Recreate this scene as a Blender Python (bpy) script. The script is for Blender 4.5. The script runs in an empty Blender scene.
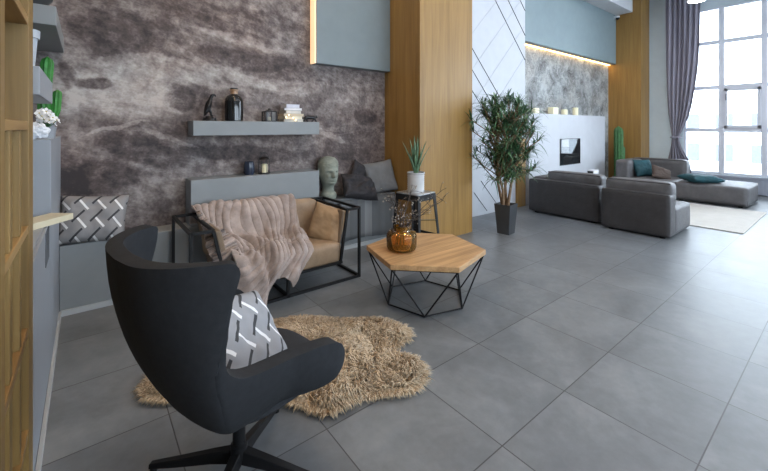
import bpy, bmesh, math, random
from math import sin, cos, pi, sqrt, exp
from mathutils import Vector, Matrix, Euler, noise as mnoise
random.seed(7)
SC = bpy.context.scene
COL = SC.collection
R = math.radians

# ------------------------------------------------------------------ mesh builder
class MB:
    def __init__(s): s.v = []; s.f = []; s.m = []
    def add(s, vs, fs, mi=0):
        n = len(s.v); s.v += [tuple(p) for p in vs]
        s.f += [tuple(i + n for i in f) for f in fs]; s.m += [mi] * len(fs)
        return s
    def box(s, x0, x1, y0, y1, z0, z1, mi=0, M=None):
        vs = [Vector(p) for p in ((x0,y0,z0),(x1,y0,z0),(x1,y1,z0),(x0,y1,z0),(x0,y0,z1),(x1,y0,z1),(x1,y1,z1),(x0,y1,z1))]
        if M: vs = [M @ p for p in vs]
        return s.add(vs, [(0,3,2,1),(4,5,6,7),(0,1,5,4),(1,2,6,5),(2,3,7,6),(3,0,4,7)], mi)
    def bar(s, a, b, w, h=None, mi=0):
        a, b = Vector(a), Vector(b); h = h or w; d = (b - a).normalized()
        up = Vector((0,0,1)) if abs(d.z) < .95 else Vector((1,0,0))
        r = d.cross(up).normalized() * w / 2; u = r.cross(d).normalized() * h / 2
        vs = [p + i * r + j * u for p in (a, b) for i, j in ((-1,-1),(1,-1),(1,1),(-1,1))]
        return s.add(vs, [(0,1,2,3),(7,6,5,4),(0,4,5,1),(1,5,6,2),(2,6,7,3),(3,7,4,0)], mi)
    def tube(s, pts, rad, n=10, mi=0, cap=True):
        pts = [Vector(p) for p in pts]
        if not hasattr(rad, '__len__'): rad = [rad] * len(pts)
        base = len(s.v); ref = None
        for i, p in enumerate(pts):
            d = (pts[min(i+1, len(pts)-1)] - pts[max(i-1, 0)]).normalized()
            if ref is None:
                ref = Vector((0,0,1)) if abs(d.z) < .9 else Vector((1,0,0))
            r = (ref - d * ref.dot(d)).normalized(); ref = r; u = d.cross(r)
            for k in range(n):
                a = 2*pi*k/n; s.v.append(tuple(p + (r*cos(a) + u*sin(a)) * rad[i]))
        for i in range(len(pts)-1):
            for k in range(n):
                k2 = (k+1) % n
                s.f.append((base+i*n+k, base+i*n+k2, base+(i+1)*n+k2, base+(i+1)*n+k)); s.m.append(mi)
        if cap:
            s.f.append(tuple(base+k for k in reversed(range(n)))); s.m.append(mi)
            s.f.append(tuple(base+(len(pts)-1)*n+k for k in range(n))); s.m.append(mi)
        return s
    def lathe(s, prof, c=(0,0,0), n=28, mi=0, cap=True):
        base = len(s.v); m = len(prof)
        for r, z in prof:
            for k in range(n):
                a = 2*pi*k/n; s.v.append((c[0]+r*cos(a), c[1]+r*sin(a), c[2]+z))
        for i in range(m-1):
            for k in range(n):
                k2 = (k+1) % n
                s.f.append((base+i*n+k, base+i*n+k2, base+(i+1)*n+k2, base+(i+1)*n+k)); s.m.append(mi)
        if cap and prof[0][0] > 1e-5: s.f.append(tuple(base+k for k in reversed(range(n)))); s.m.append(mi)
        if cap and prof[-1][0] > 1e-5: s.f.append(tuple(base+(m-1)*n+k for k in range(n))); s.m.append(mi)
        return s
    def grid(s, fn, nu, nv, mi=0, wrap=False):
        base = len(s.v)
        for j in range(nv+1):
            for i in range(nu if wrap else nu+1):
                s.v.append(tuple(fn(i/nu, j/nv)))
        w = nu if wrap else nu+1
        for j in range(nv):
            for i in range(nu):
                i2 = (i+1) % w if wrap else i+1
                s.f.append((base+j*w+i, base+j*w+i2, base+(j+1)*w+i2, base+(j+1)*w+i)); s.m.append(mi)
        return s
    def prism(s, poly, z0, z1, mi=0, topmi=None):
        n = len(poly); vs = [(x,y,z0) for x,y in poly] + [(x,y,z1) for x,y in poly]
        s.add(vs, [tuple(reversed(range(n)))] + [(i,(i+1)%n,n+(i+1)%n,n+i) for i in range(n)], mi)
        b = len(s.v) - 2*n
        s.f.append(tuple(b+n+i for i in range(n))); s.m.append(mi if topmi is None else topmi)
        return s
    def soft(s, x0, x1, y0, y1, z0, z1, r=.04, puff=.0, n=10, mi=0, M=None):
        """rounded cushion block"""
        bm = bmesh.new(); bmesh.ops.create_cube(bm, size=2)
        bmesh.ops.subdivide_edges(bm, edges=bm.edges[:], cuts=n, use_grid_fill=True)
        h = Vector(((x1-x0)/2,(y1-y0)/2,(z1-z0)/2)); c = Vector(((x0+x1)/2,(y0+y1)/2,(z0+z1)/2))
        r = min(r, min(h)*.98); vs = []
        for v in bm.verts:
            q = Vector([math.copysign(abs(t)**.75, t) for t in v.co])
            p = Vector((q.x*h.x, q.y*h.y, q.z*h.z))
            inner = Vector([max(-(h[i]-r), min(h[i]-r, p[i])) for i in range(3)])
            d = p - inner
            if d.length > 1e-6:
                p = inner + d.normalized()*min(r, max(abs(d.x),abs(d.y),abs(d.z)))
            if puff:
                u, w, t = v.co
                p.z += math.copysign(1, t)*puff*(1-u*u)*(1-w*w)*(abs(t) > .99)
                p.x += math.copysign(1, u)*puff*.6*(1-t*t)*(1-w*w)*(abs(u) > .99)
                p.y += math.copysign(1, w)*puff*.6*(1-t*t)*(1-u*u)*(abs(w) > .99)
            p += c; vs.append(M @ p if M else p)
        bm.verts.index_update()
        fs = [tuple(v.index for v in f.verts) for f in bm.faces]; bm.free()
        return s.add(vs, fs, mi)

def tag(o, label=None, cat=None, group=None, kind=None):
    if label: o['label'] = label
    if cat: o['category'] = cat
    if group: o['group'] = group
    if kind: o['kind'] = kind
    return o

def obj(name, mb, mats, parent=None, loc=(0,0,0), rot=(0,0,0), bevel=0, sub=0, solid=0, angle=40, remesh=0):
    me = bpy.data.meshes.new(name); me.from_pydata(mb.v, [], mb.f)
    if not isinstance(mats, (list, tuple)): mats = [mats]
    for m in mats: me.materials.append(m)
    me.polygons.foreach_set('material_index', mb.m)
    me.polygons.foreach_set('use_smooth', [True]*len(mb.f))
    bm = bmesh.new(); bm.from_mesh(me)
    bmesh.ops.recalc_face_normals(bm, faces=bm.faces[:]); bm.to_mesh(me); bm.free()
    if angle < 180: me.set_sharp_from_angle(angle=R(angle))
    me.update()
    o = bpy.data.objects.new(name, me); COL.objects.link(o)
    o.location = loc; o.rotation_euler = rot
    if parent: o.parent = parent
    if solid:
        q = o.modifiers.new('solid', 'SOLIDIFY'); q.thickness = solid; q.offset = 0
    if remesh:
        q = o.modifiers.new('fuse', 'REMESH'); q.mode = 'VOXEL'; q.voxel_size = remesh; q.use_smooth_shade = True
    if bevel:
        q = o.modifiers.new('bevel', 'BEVEL'); q.width = bevel; q.segments = 2; q.limit_method = 'ANGLE'; q.angle_limit = R(35)
        q.harden_normals = True
    if sub:
        q = o.modifiers.new('sub', 'SUBSURF'); q.levels = sub; q.render_levels = sub
    return o

def thing(name, loc, label, cat, group=None, rz=0):
    o = bpy.data.objects.new(name, None); COL.objects.link(o)
    o.location = loc; o.rotation_euler = (0,0,rz); o.empty_display_size = .1
    return tag(o, label, cat, group)

def copy_tree(o, parent=None):
    c = o.copy(); COL.objects.link(c)
    if parent: c.parent = parent
    for ch in list(o.children): copy_tree(ch, c)
    return c

def cr(pts, t):
    """Catmull-Rom through rows (t, x, y, ...)"""
    ts = [p[0] for p in pts]
    i = max(0, min(len(pts)-2, next((k for k in range(len(pts)-1) if t <= ts[k+1]), len(pts)-2)))
    p1, p2 = pts[i], pts[i+1]; p0 = pts[max(i-1,0)]; p3 = pts[min(i+2,len(pts)-1)]
    h = p2[0]-p1[0]; u = (t-p1[0])/h; out = []
    for k in range(1, len(p1)):
        m1 = (p2[k]-p0[k])/max(1e-6, p2[0]-p0[0])*h; m2 = (p3[k]-p1[k])/max(1e-6, p3[0]-p1[0])*h
        u2, u3 = u*u, u*u*u
        out.append((2*u3-3*u2+1)*p1[k] + (u3-2*u2+u)*m1 + (-2*u3+3*u2)*p2[k] + (u3-u2)*m2)
    return out

def ss(a, b, x):
    t = max(0, min(1, (x-a)/(b-a))); return t*t*(3-2*t)
def lerp(a, b, t): return a+(b-a)*t

# ------------------------------------------------------------------ materials
class NT:
    def __init__(s, name):
        s.mat = bpy.data.materials.new(name); s.mat.use_nodes = True
        s.t = s.mat.node_tree; s.b = s.t.nodes['Principled BSDF']; s.out = s.t.nodes['Material Output']
    def n(s, typ, **kw):
        q = s.t.nodes.new(typ)
        for k, v in kw.items(): setattr(q, k, v)
        return q
    def set(s, sock, v):
        if hasattr(v, 'is_output'): s.t.links.new(v, sock)
        else: sock.default_value = v
    def m(s, op, a, b=0.0, c=0.0):
        q = s.n('ShaderNodeMath', operation=op)
        for i, v in enumerate((a, b, c)): s.set(q.inputs[i], v)
        return q.outputs[0]
    def coord(s, kind='Object'): return s.n('ShaderNodeTexCoord').outputs[kind]
    def map(s, vec, scale=(1,1,1), rot=(0,0,0), loc=(0,0,0)):
        q = s.n('ShaderNodeMapping'); s.set(q.inputs[0], vec)
        q.inputs['Scale'].default_value = scale; q.inputs['Rotation'].default_value = rot; q.inputs['Location'].default_value = loc
        return q.outputs[0]
    def noise(s, vec, scale, det=4, rough=.55, dist=0, col=False):
        q = s.n('ShaderNodeTexNoise'); s.set(q.inputs['Vector'], vec)
        q.inputs['Scale'].default_value = scale; q.inputs['Detail'].default_value = det
        q.inputs['Roughness'].default_value = rough; q.inputs['Distortion'].default_value = dist
        return q.outputs['Color' if col else 'Fac']
    def ramp(s, fac, stops, interp='LINEAR'):
        q = s.n('ShaderNodeValToRGB'); s.set(q.inputs[0], fac); e = q.color_ramp.elements
        q.color_ramp.interpolation = interp
        while len(e) < len(stops): e.new(.5)
        for i, (p, c) in enumerate(stops):
            e[i].position = p; e[i].color = (c[0], c[1], c[2], 1) if hasattr(c, '__len__') else (c, c, c, 1)
        return q.outputs[0]
    def mix(s, f, a, b, bt='MIX'):
        q = s.n('ShaderNodeMix', data_type='RGBA', blend_type=bt)
        s.set(q.inputs[0], f)
        for i, v in ((6, a), (7, b)):
            if not hasattr(v, 'is_output'): v = (v[0], v[1], v[2], 1)
            s.set(q.inputs[i], v)
        return q.outputs[2]
    def sep(s, vec):
        q = s.n('ShaderNodeSeparateXYZ'); s.set(q.inputs[0], vec); return q.outputs
    def bump(s, h, strength=.3, dist=.01):
        q = s.n('ShaderNodeBump'); s.set(q.inputs['Height'], h)
        q.inputs['Strength'].default_value = strength; q.inputs['Distance'].default_value = dist
        s.t.links.new(q.outputs[0], s.b.inputs['Normal'])
    def fin(s, col=None, rough=None, metal=None, spec=None):
        if col is not None: s.set(s.b.inputs['Base Color'], col if hasattr(col, 'is_output') else (*col, 1))
        if rough is not None: s.set(s.b.inputs['Roughness'], rough)
        if metal is not None: s.b.inputs['Metallic'].default_value = metal
        if spec is not None: s.b.inputs['Specular IOR Level'].default_value = spec
        return s.mat

def plain(name, c, rough=.5, metal=0, var=.12, scale=6, bump=0, bscale=60, bdist=.004, spec=None, stretch=(1,1,1)):
    t = NT(name); co = t.map(t.coord(), stretch)
    f = t.noise(co, scale, 5)
    lo = [x*(1-var) for x in c]; hi = [min(1, x*(1+var)) for x in c]
    col = t.ramp(f, [(.3, lo), (.7, hi)])
    if bump: t.bump(t.noise(co, bscale, 4), bump, bdist)
    return t.fin(col, rough, metal, spec)

def wood(name, dark, light, axis=2, scale=1.0, rough=.45, tint=None):
    t = NT(name); co = t.coord()
    sc = [9*scale]*3; sc[axis] = .55*scale
    f1 = t.noise(t.map(co, sc), 1.6, 8, .6, .6)
    sc2 = [60*scale]*3; sc2[axis] = 1.6*scale
    f2 = t.noise(t.map(co, sc2), 1.0, 4, .6)
    f = t.m('ADD', t.m('MULTIPLY', f1, .7), t.m('MULTIPLY', f2, .3))
    col = t.ramp(f, [(.3, dark), (.68, light)])
    t.bump(f2, .12, .002)
    return t.fin(col, rough)

def emit(name, c, st):
    t = NT(name); t.fin(c, .5)
    t.b.inputs['Emission Color'].default_value = (*c, 1); t.b.inputs['Emission Strength'].default_value = st
    return t.mat

def glass(name, tint=(1,1,1), rough=.0):
    t = NT(name)
    tr = t.n('ShaderNodeBsdfTransparent'); tr.inputs[0].default_value = (*tint, 1)
    gl = t.n('ShaderNodeBsdfGlossy'); gl.inputs['Roughness'].default_value = rough
    fr = t.n('ShaderNodeFresnel'); fr.inputs[0].default_value = 1.45
    mx = t.n('ShaderNodeMixShader')
    t.t.links.new(fr.outputs[0], mx.inputs[0]); t.t.links.new(tr.outputs[0], mx.inputs[1]); t.t.links.new(gl.outputs[0], mx.inputs[2])
    t.t.links.new(mx.outputs[0], t.out.inputs[0])
    return t.mat

def mat_floor():
    t = NT('concrete_tile'); co = t.coord(); x, y, z = t.sep(co)
    def line(v, off):
        q = t.m('DIVIDE', t.m('SUBTRACT', v, off), .6)
        fr = t.m('FRACT', q); d = t.m('MINIMUM', fr, t.m('SUBTRACT', 1.0, fr))
        return t.m('MULTIPLY', d, .6), t.m('FLOOR', q)
    dx, ix = line(x, 2.14-12); dy, iy = line(y, 1.05-12)
    d = t.m('MINIMUM', dx, dy)
    g = t.m('LESS_THAN', d, .0028)
    cb = t.n('ShaderNodeCombineXYZ'); t.set(cb.inputs[0], ix); t.set(cb.inputs[1], iy)
    wn = t.n('ShaderNodeTexWhiteNoise'); t.set(wn.inputs['Vector'], cb.outputs[0])
    shift = t.n('ShaderNodeVectorMath', operation='MULTIPLY_ADD')
    t.set(shift.inputs[0], wn.outputs['Color']); shift.inputs[1].default_value = (9,9,9); t.set(shift.inputs[2], co)
    n1 = t.noise(shift.outputs[0], 1.8, 9, .62, .5); n2 = t.noise(shift.outputs[0], 14, 6, .65)
    f = t.m('ADD', t.m('MULTIPLY', n1, .75), t.m('MULTIPLY', n2, .25))
    f = t.m('ADD', f, t.m('MULTIPLY', t.m('SUBTRACT', wn.outputs['Value'], .5), .05))
    col = t.ramp(f, [(.3, (.102,.109,.117)), (.5, (.156,.167,.177)), (.72, (.232,.245,.257))])
    col = t.mix(g, col, (.05,.05,.052))
    t.bump(t.m('ADD', t.m('MULTIPLY', n2, .1), t.m('MULTIPLY', t.m('MINIMUM', d, .006), 120)), .25, .003)
    ro = t.m('ADD', .28, t.m('MULTIPLY', n1, .2))
    return t.fin(col, ro, 0, .5)

def mat_rock():
    """photographic rock mural: pale and dark patches printed on wallpaper, plus shade painted under the shelf"""
    t = NT('rock_mural'); co = t.coord()
    wv = t.noise(co, 2.4, 11, .62, .0, True)
    w1 = t.n('ShaderNodeVectorMath', operation='MULTIPLY_ADD')
    t.set(w1.inputs[0], t.n('ShaderNodeVectorMath', operation='SUBTRACT').outputs[0])
    sub = w1.inputs[0].links[0].from_node; t.set(sub.inputs[0], wv); sub.inputs[1].default_value = (.5,.5,.5)
    w1.inputs[1].default_value = (.30,.0,.26); t.set(w1.inputs[2], co)
    x, y, z = t.sep(w1.outputs[0])
    def blob(cx, cz, rx, rz, rot=0):
        dx = t.m('SUBTRACT', x, cx); dz = t.m('SUBTRACT', z, cz); c_, s_ = cos(R(rot)), sin(R(rot))
        a = t.m('DIVIDE', t.m('ADD', t.m('MULTIPLY', dx, c_), t.m('MULTIPLY', dz, s_)), rx)
        b = t.m('DIVIDE', t.m('SUBTRACT', t.m('MULTIPLY', dz, c_), t.m('MULTIPLY', dx, s_)), rz)
        d = t.m('SQRT', t.m('ADD', t.m('MULTIPLY', a, a), t.m('MULTIPLY', b, b)))
        q = t.n('ShaderNodeMapRange', interpolation_type='SMOOTHSTEP'); t.set(q.inputs[0], d)
        q.inputs[1].default_value = .72; q.inputs[2].default_value = 1.12; q.inputs[3].default_value = 1; q.inputs[4].default_value = 0
        return q.outputs[0]
    sc = t.map(co, (1,1,1.25), (0,R(-14),0))
    n1 = t.noise(sc, 1.9, 12, .62, .1); n2 = t.noise(sc, 9, 12, .70, .0)
    rg = t.m('SUBTRACT', 1.0, t.m('MULTIPLY', t.m('ABSOLUTE', t.m('SUBTRACT', t.noise(t.map(co, (1,1,1.9), (0,R(-12),0)), 1.3, 9, .62, .7), .5)), 16))
    rg = t.m('MAXIMUM', rg, 0.0)
    f = t.m('ADD', t.m('MULTIPLY', t.m('SUBTRACT', n1, .5), .62), t.m('MULTIPLY', t.m('SUBTRACT', n2, .5), .85))
    f = t.m('ADD', t.m('ADD', f, .45), t.m('MULTIPLY', rg, .10))
    def relief(sc_, off, det):
        a_ = t.noise(sc, sc_, det, .62); b_ = t.noise(t.map(co, (1,1,1.25), (0,R(-14),0), (off, 0, off)), sc_, det, .62)
        return t.m('SUBTRACT', a_, b_)
    f = t.m('ADD', f, t.m('MULTIPLY', relief(2.6, .05, 9), .75))
    f = t.m('ADD', f, t.m('MULTIPLY', relief(7.5, .012, 7), .8))
    rn = t.n('ShaderNodeTexNoise', noise_type='RIDGED_MULTIFRACTAL'); t.set(rn.inputs['Vector'], sc)
    rn.inputs['Scale'].default_value = 2.1; rn.inputs['Detail'].default_value = 7; rn.inputs['Roughness'].default_value = .6
    rr_ = t.n('ShaderNodeMapRange'); t.set(rr_.inputs[0], rn.outputs['Fac']); rr_.inputs[1].default_value = .9; rr_.inputs[2].default_value = 1.8
    f = t.m('ADD', f, t.m('MULTIPLY', rr_.outputs[0], .09)); f = t.m('SUBTRACT', f, .03)
    for a, b in (((.32,1.84,.58,.29,0), .24), ((.85,2.05,.42,.10,-20), .14), ((.30,2.14,.45,.05,5), .10), ((.92,2.17,.30,.045,-35), .14), ((1.38,2.03,.42,.07,-14), .15), ((1.95,1.97,.5,.09,-3), .12),
                 ((.22,2.37,.40,.21,-3), -.22), ((.78,2.68,.42,.10,-20), -.12), ((.05,1.90,.12,.08,0), -.32), ((.73,1.80,.15,.13,0), -.30), ((.06,1.04,.34,.17,0), -.22), ((.45,1.27,.42,.14,-20), -.15),
                 ((1.45,1.22,.85,.10,-5), -.16), ((1.58,2.24,.68,.12,-6), -.10), ((.22,1.50,.26,.022,12), .16), ((.62,1.40,.36,.025,-18), .14), ((.60,.92,.32,.12,0), .10), ((1.2,1.62,.35,.06,-8), .10),  # first, long dark band paints the floating shelf's shadow into the mural
                 ((2.99,1.65,.17,.13,0), -.18), ((2.8,1.28,.5,.25,0), -.10), ((2.55,1.82,.32,.10,30), .10), ((-.12,1.98,.07,.13,0), -.22), ((-.08,1.7,.06,.2,0), .10), ((1.35,2.45,.6,.05,-8), .10), ((1.9,2.7,.9,.09,-5), -.08), ((2.4,1.42,.35,.04,-20), .12)):
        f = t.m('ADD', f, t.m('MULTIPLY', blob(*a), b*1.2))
    f = t.m('ADD', t.m('MULTIPLY', t.m('SUBTRACT', f, .45), 1.12), .50)
    col = t.ramp(f, [(.10, (.036,.029,.030)), (.34, (.092,.072,.069)), (.52, (.172,.143,.136)), (.74, (.31,.275,.257)), (1.0, (.50,.46,.43))])
    hue = t.noise(co, .9, 5, .6, .4)
    col = t.mix(t.ramp(hue, [(.45, 0), (.68, .38)]), col, (1.15,.88,.74), 'MULTIPLY')
    col = t.mix(t.ramp(t.noise(t.map(co, loc=(5,0,3)), 1.1, 5), [(.5, 0), (.7, .5)]), col, (.84,.93,1.0), 'MULTIPLY')
    t.bump(n2, .12, .01)
    return t.fin(col, .62, 0, .3)

def mat_stone():
    t = NT('grey_stone_relief'); co = t.coord()
    v = t.n('ShaderNodeTexVoronoi', feature='SMOOTH_F1'); d = t.noise(co, 2.5, 4, .5, 0, True)
    w = t.n('ShaderNodeVectorMath', operation='MULTIPLY_ADD'); t.set(w.inputs[0], d); w.inputs[1].default_value = (.7,.7,.7); t.set(w.inputs[2], co)
    t.set(v.inputs['Vector'], w.outputs[0]); v.inputs['Scale'].default_value = 3.2
    n = t.noise(w.outputs[0], 9, 9, .7, 1.2)
    f = t.m('ADD', t.m('MULTIPLY', v.outputs['Distance'], .35), t.m('MULTIPLY', n, .8))
    col = t.ramp(f, [(.32, (.06,.06,.06)), (.50, (.25,.268,.272)), (.68, (.50,.53,.535))])
    col = t.mix(t.ramp(t.noise(co, 1.6, 4), [(.45, 0), (.7, .7)]), col, (.9,.8,.72), 'MULTIPLY')
    t.bump(f, .9, .06)
    return t.fin(col, .7)

def mat_lattice(name, base, white, dark, sc=13.0):
    """grey fabric with a woven lattice of white and dark bars"""
    t = NT(name); x, y, z = t.sep(t.coord())
    a = t.m('MULTIPLY', t.m('ADD', x, t.m('MULTIPLY', y, .8)), sc); b = t.m('MULTIPLY', t.m('SUBTRACT', x, t.m('MULTIPLY', y, .8)), sc)
    def stripe(p, q, w, ph):
        fr = t.m('FRACT', p); on = t.m('LESS_THAN', fr, w)
        qq = t.m('FRACT', t.m('ADD', t.m('MULTIPLY', q, .5), t.m('ADD', t.m('MULTIPLY', t.m('FLOOR', p), .5), ph)))
        return t.m('MULTIPLY', on, t.m('LESS_THAN', qq, .62))
    s1 = stripe(a, b, .17, 0.0); s2 = stripe(b, a, .17, .2)
    col = t.mix(s1, base, white); col = t.mix(s2, col, dark)
    t.bump(t.noise(t.coord(), 160, 2), .25, .002)
    return t.fin(col, .9, 0, .2)

def mat_stripefur():
    t = NT('plush_throw'); co = t.coord()
    col = t.ramp(t.noise(co, 9, 6, .6), [(.3, (.24,.19,.168)), (.7, (.43,.355,.32))])
    t.bump(t.noise(co, 120, 3), .5, .006)
    m = t.fin(col, .95, 0, .1); t.b.inputs['Sheen Weight'].default_value = .4; t.b.inputs['Sheen Tint'].default_value = (.8,.72,.68,1)
    return m

def mat_patch():
    t = NT('patchwork_throw'); co = t.coord(); x, y, z = t.sep(co)
    i = t.m('FLOOR', t.m('MULTIPLY', x, 9.0))
    wn = t.n('ShaderNodeTexWhiteNoise', noise_dimensions='1D'); t.set(wn.inputs['W'], i)
    col = t.ramp(wn.outputs['Value'], [(0, (.085,.09,.095)), (.5, (.16,.165,.17)), (1, (.27,.275,.28))])
    t.bump(t.noise(co, 90, 3), .3, .003)
    return t.fin(col, .9, 0, .2)

def mat_fur():
    t = NT('sheepskin_wool'); co = t.coord()
    f = t.m('ADD', t.m('MULTIPLY', t.noise(co, 4, 5), .55), t.m('MULTIPLY', t.noise(co, 45, 3), .45))
    col = t.ramp(f, [(.32, (.26,.17,.095)), (.50, (.50,.375,.24)), (.70, (.74,.61,.44))])
    m = t.fin(col, .9, 0, .15); t.b.inputs['Sheen Weight'].default_value = .3
    return m

def mat_leather(name, c, bump=.35):
    t = NT(name); co = t.coord()
    col = t.ramp(t.noise(co, 7, 6, .6), [(.3, [k*.8 for k in c]), (.7, [k*1.2 for k in c])])
    t.bump(t.m('ADD', t.noise(co, 22, 6, .65, .6), t.m('MULTIPLY', t.noise(co, 160, 3), .2)), bump, .012)
    return t.fin(col, .52, 0, .4)

M = {}
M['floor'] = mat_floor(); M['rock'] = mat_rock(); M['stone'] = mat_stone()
M['ceiling'] = plain('ceiling_paint', (.62,.63,.66), .8, var=.03)
M['white_wall'] = plain('white_wall_paint', (.66,.70,.72), .75, var=.03)
M['cool_wall'] = plain('pale_blue_wall_paint', (.62,.71,.745), .75, var=.03)
M['left_wall'] = plain('grey_wall_paint', (.30,.32,.34), .7, var=.05)
M['panel'] = plain('white_panel', (.53,.55,.59), .55, var=.03)
M['groove'] = plain('dark_groove', (.075,.07,.07), .6)
M['groove_pale'] = plain('pale_groove', (.44,.46,.50), .6)
M['grey'] = plain('grey_lacquer', (.225,.24,.247), .5, var=.04)
M['grey_blue'] = plain('grey_blue_paint', (.185,.222,.235), .5, var=.04)
M['beam'] = plain('blue_grey_paint', (.22,.285,.305), .6, var=.04)
M['cabinet'] = plain('pale_grey_laminate', (.30,.325,.36), .42, var=.03)
M['cabinet_dark'] = plain('slot_grey', (.10,.11,.125), .6)
M['trimwhite'] = plain('grey_trim', (.42,.44,.45), .5, var=.03)
M['pillar'] = wood('pillar_veneer', (.20,.105,.023), (.37,.212,.060), 2, .8)
M['shelf'] = wood('shelf_pine_shaded', (.17,.10,.029), (.33,.212,.073), 2, .9)  # uprights and dividers: colour darkened to olive for the shade inside the bays
M['shelfh'] = wood('shelf_pine_horizontal', (.25,.14,.048), (.44,.28,.11), 1, .9)
M['backboard'] = wood('back_board', (.14,.085,.022), (.26,.175,.055), 2, .7)
M['table'] = wood('mango_wood', (.28,.15,.06), (.66,.41,.20), 0, 1.3, .42)
M['board'] = plain('pale_board', (.62,.56,.40), .5, var=.06)
M['black'] = plain('black_metal', (.008,.008,.009), .5, .0, var=.1, spec=.25)
M['blackm'] = plain('worn_black_metal', (.035,.037,.04), .35, .7, var=.3)
M['chair'] = plain('charcoal_wool', (.024,.026,.030), .85, var=.12, scale=40, bump=.25, bscale=300, bdist=.002, spec=.25)
M['seat'] = plain('charcoal_wool_seat', (.030,.032,.037), .85, var=.12, scale=40, bump=.25, bscale=300, bdist=.002, spec=.25)
M['leather'] = mat_leather('tan_leather', (.29,.20,.125), .22)
M['leather_d'] = mat_leather('tan_leather_panel', (.20,.14,.09), .2)
M['tanp'] = mat_leather('tan_pillow_leather', (.36,.235,.13), .2)
M['throw'] = mat_stripefur(); M['patch'] = mat_patch(); M['fur'] = mat_fur()
M['lat'] = mat_lattice('lattice_fabric', (.30,.31,.335), (.78,.79,.82), (.055,.058,.065), 9.5)
M['lat2'] = mat_lattice('lattice_fabric_taupe', (.26,.25,.25), (.74,.73,.72), (.05,.05,.055), 8.5)
M['pdark'] = plain('dark_pillow_fabric', (.028,.026,.03), .8, var=.2, bump=.4, bscale=25, bdist=.02)
M['pgrey'] = plain('grey_pillow_fabric', (.16,.165,.17), .9, var=.1, bump=.2, bscale=150)
M['sofa'] = mat_leather('grey_suede', (.048,.045,.046), .4)
M['sofal'] = mat_leather('grey_suede_cushion', (.105,.101,.104), .4)
M['seam'] = plain('dark_seam', (.03,.03,.032), .7)
M['teal'] = plain('teal_velvet', (.006,.055,.07), .7, var=.25, bump=.3, bscale=30, bdist=.01)
M['brownp'] = plain('brown_cushion_fabric', (.085,.062,.052), .9)
M['rug'] = plain('cream_rug', (.56,.54,.50), .95, var=.06, bump=.4, bscale=220)
M['curtain'] = plain('mauve_grey_curtain', (.29,.275,.325), .85, var=.06, stretch=(8,8,.4))
M['frame'] = plain('white_window_frame', (.66,.68,.74), .45, var=.02)
M['radiator'] = plain('radiator_grey', (.34,.37,.44), .5, var=.03)
M['handle'] = plain('window_handle', (.25,.26,.28), .4)
M['glass'] = glass('window_glass')
M['bust'] = plain('grey_green_plaster', (.24,.26,.215), .75, var=.2, scale=18, bump=.25, bscale=60)
M['bottle'] = NT('dark_bottle_glass').fin((.010,.011,.012), .08, 0, .6)
M['cork'] = plain('cork', (.30,.19,.12), .85, var=.25, scale=50)
M['clearneck'] = plain('amber_bottle_neck', (.33,.19,.10), .3)
M['lantern'] = plain('dark_lantern_metal', (.018,.016,.016), .5, .3)
M['lglass'] = glass('lantern_glass', (.80,.76,.74), .3)
M['candle'] = plain('cream_candle_wax', (.82,.75,.50), .6, var=.04)
M['candlew'] = plain('ivory_wax', (.86,.82,.58), .6, var=.05)
M['navy'] = plain('navy_glass', (.02,.028,.05), .2)
M['figure'] = plain('black_bronze', (.010,.009,.010), .38, .2)
M['pot_dark'] = plain('anthracite_planter', (.045,.048,.052), .45)
M['pot_white'] = plain('pale_ribbed_pot', (.52,.52,.52), .6)
M['soil'] = plain('soil', (.03,.02,.014), .95)
M['leaf'] = plain('dracaena_leaf', (.045,.115,.052), .42, var=.6, scale=9)
M['leaf2'] = plain('dracaena_leaf_light', (.15,.25,.12), .42, var=.4, scale=9)
M['aloe'] = plain('aloe_leaf', (.085,.16,.085), .45, var=.35, scale=25)
M['trunk'] = plain('trunk_bark', (.22,.14,.08), .85, var=.3, scale=30)
M['cactus'] = plain('cactus_skin', (.05,.155,.05), .55, var=.3, scale=16)
M['cactus2'] = plain('bright_cactus_skin', (.035,.20,.03), .5, var=.5, scale=12)
M['twig'] = plain('dry_twig', (.055,.042,.034), .85)
M['drybud'] = plain('dry_blossom', (.33,.29,.24), .9, var=.4, scale=60)
M['screen'] = NT('black_glass').fin((.012,.013,.015), .02, 0, .5)
M['white'] = plain('white_plastic', (.75,.76,.78), .4, var=.02)
M['paper'] = plain('white_paper', (.72,.74,.78), .7, var=.05)
M['petal'] = plain('white_petal', (.80,.80,.80), .6)
M['yellow'] = plain('yellow_petal', (.62,.50,.10), .6)
M['potg'] = plain('grey_ceramic', (.27,.29,.32), .5)
M['potw'] = plain('pale_blue_ceramic', (.46,.51,.57), .4)
M['lampw'] = emit('lamp_diffuser', (.97,.97,1), 80)
M['fillwarm'] = emit('warm_fill_diffuser', (1,.72,.45), 90)
M['led'] = emit('warm_led', (1,.58,.20), 9)
M['litside'] = emit('warm_lit_side', (1,.70,.42), .62)
M['fairy'] = emit('fairy_light', (1,.72,.35), 9)
M['steel'] = plain('brushed_steel', (.45,.46,.47), .35, .8)
M['outside'] = plain('pale_building_render', (.66,.70,.74), .8, var=.03)
M['outwin'] = plain('building_window_grey', (.115,.125,.135), .6)
M['snow'] = plain('pale_ground', (.72,.74,.77), .9, var=.04)
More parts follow.
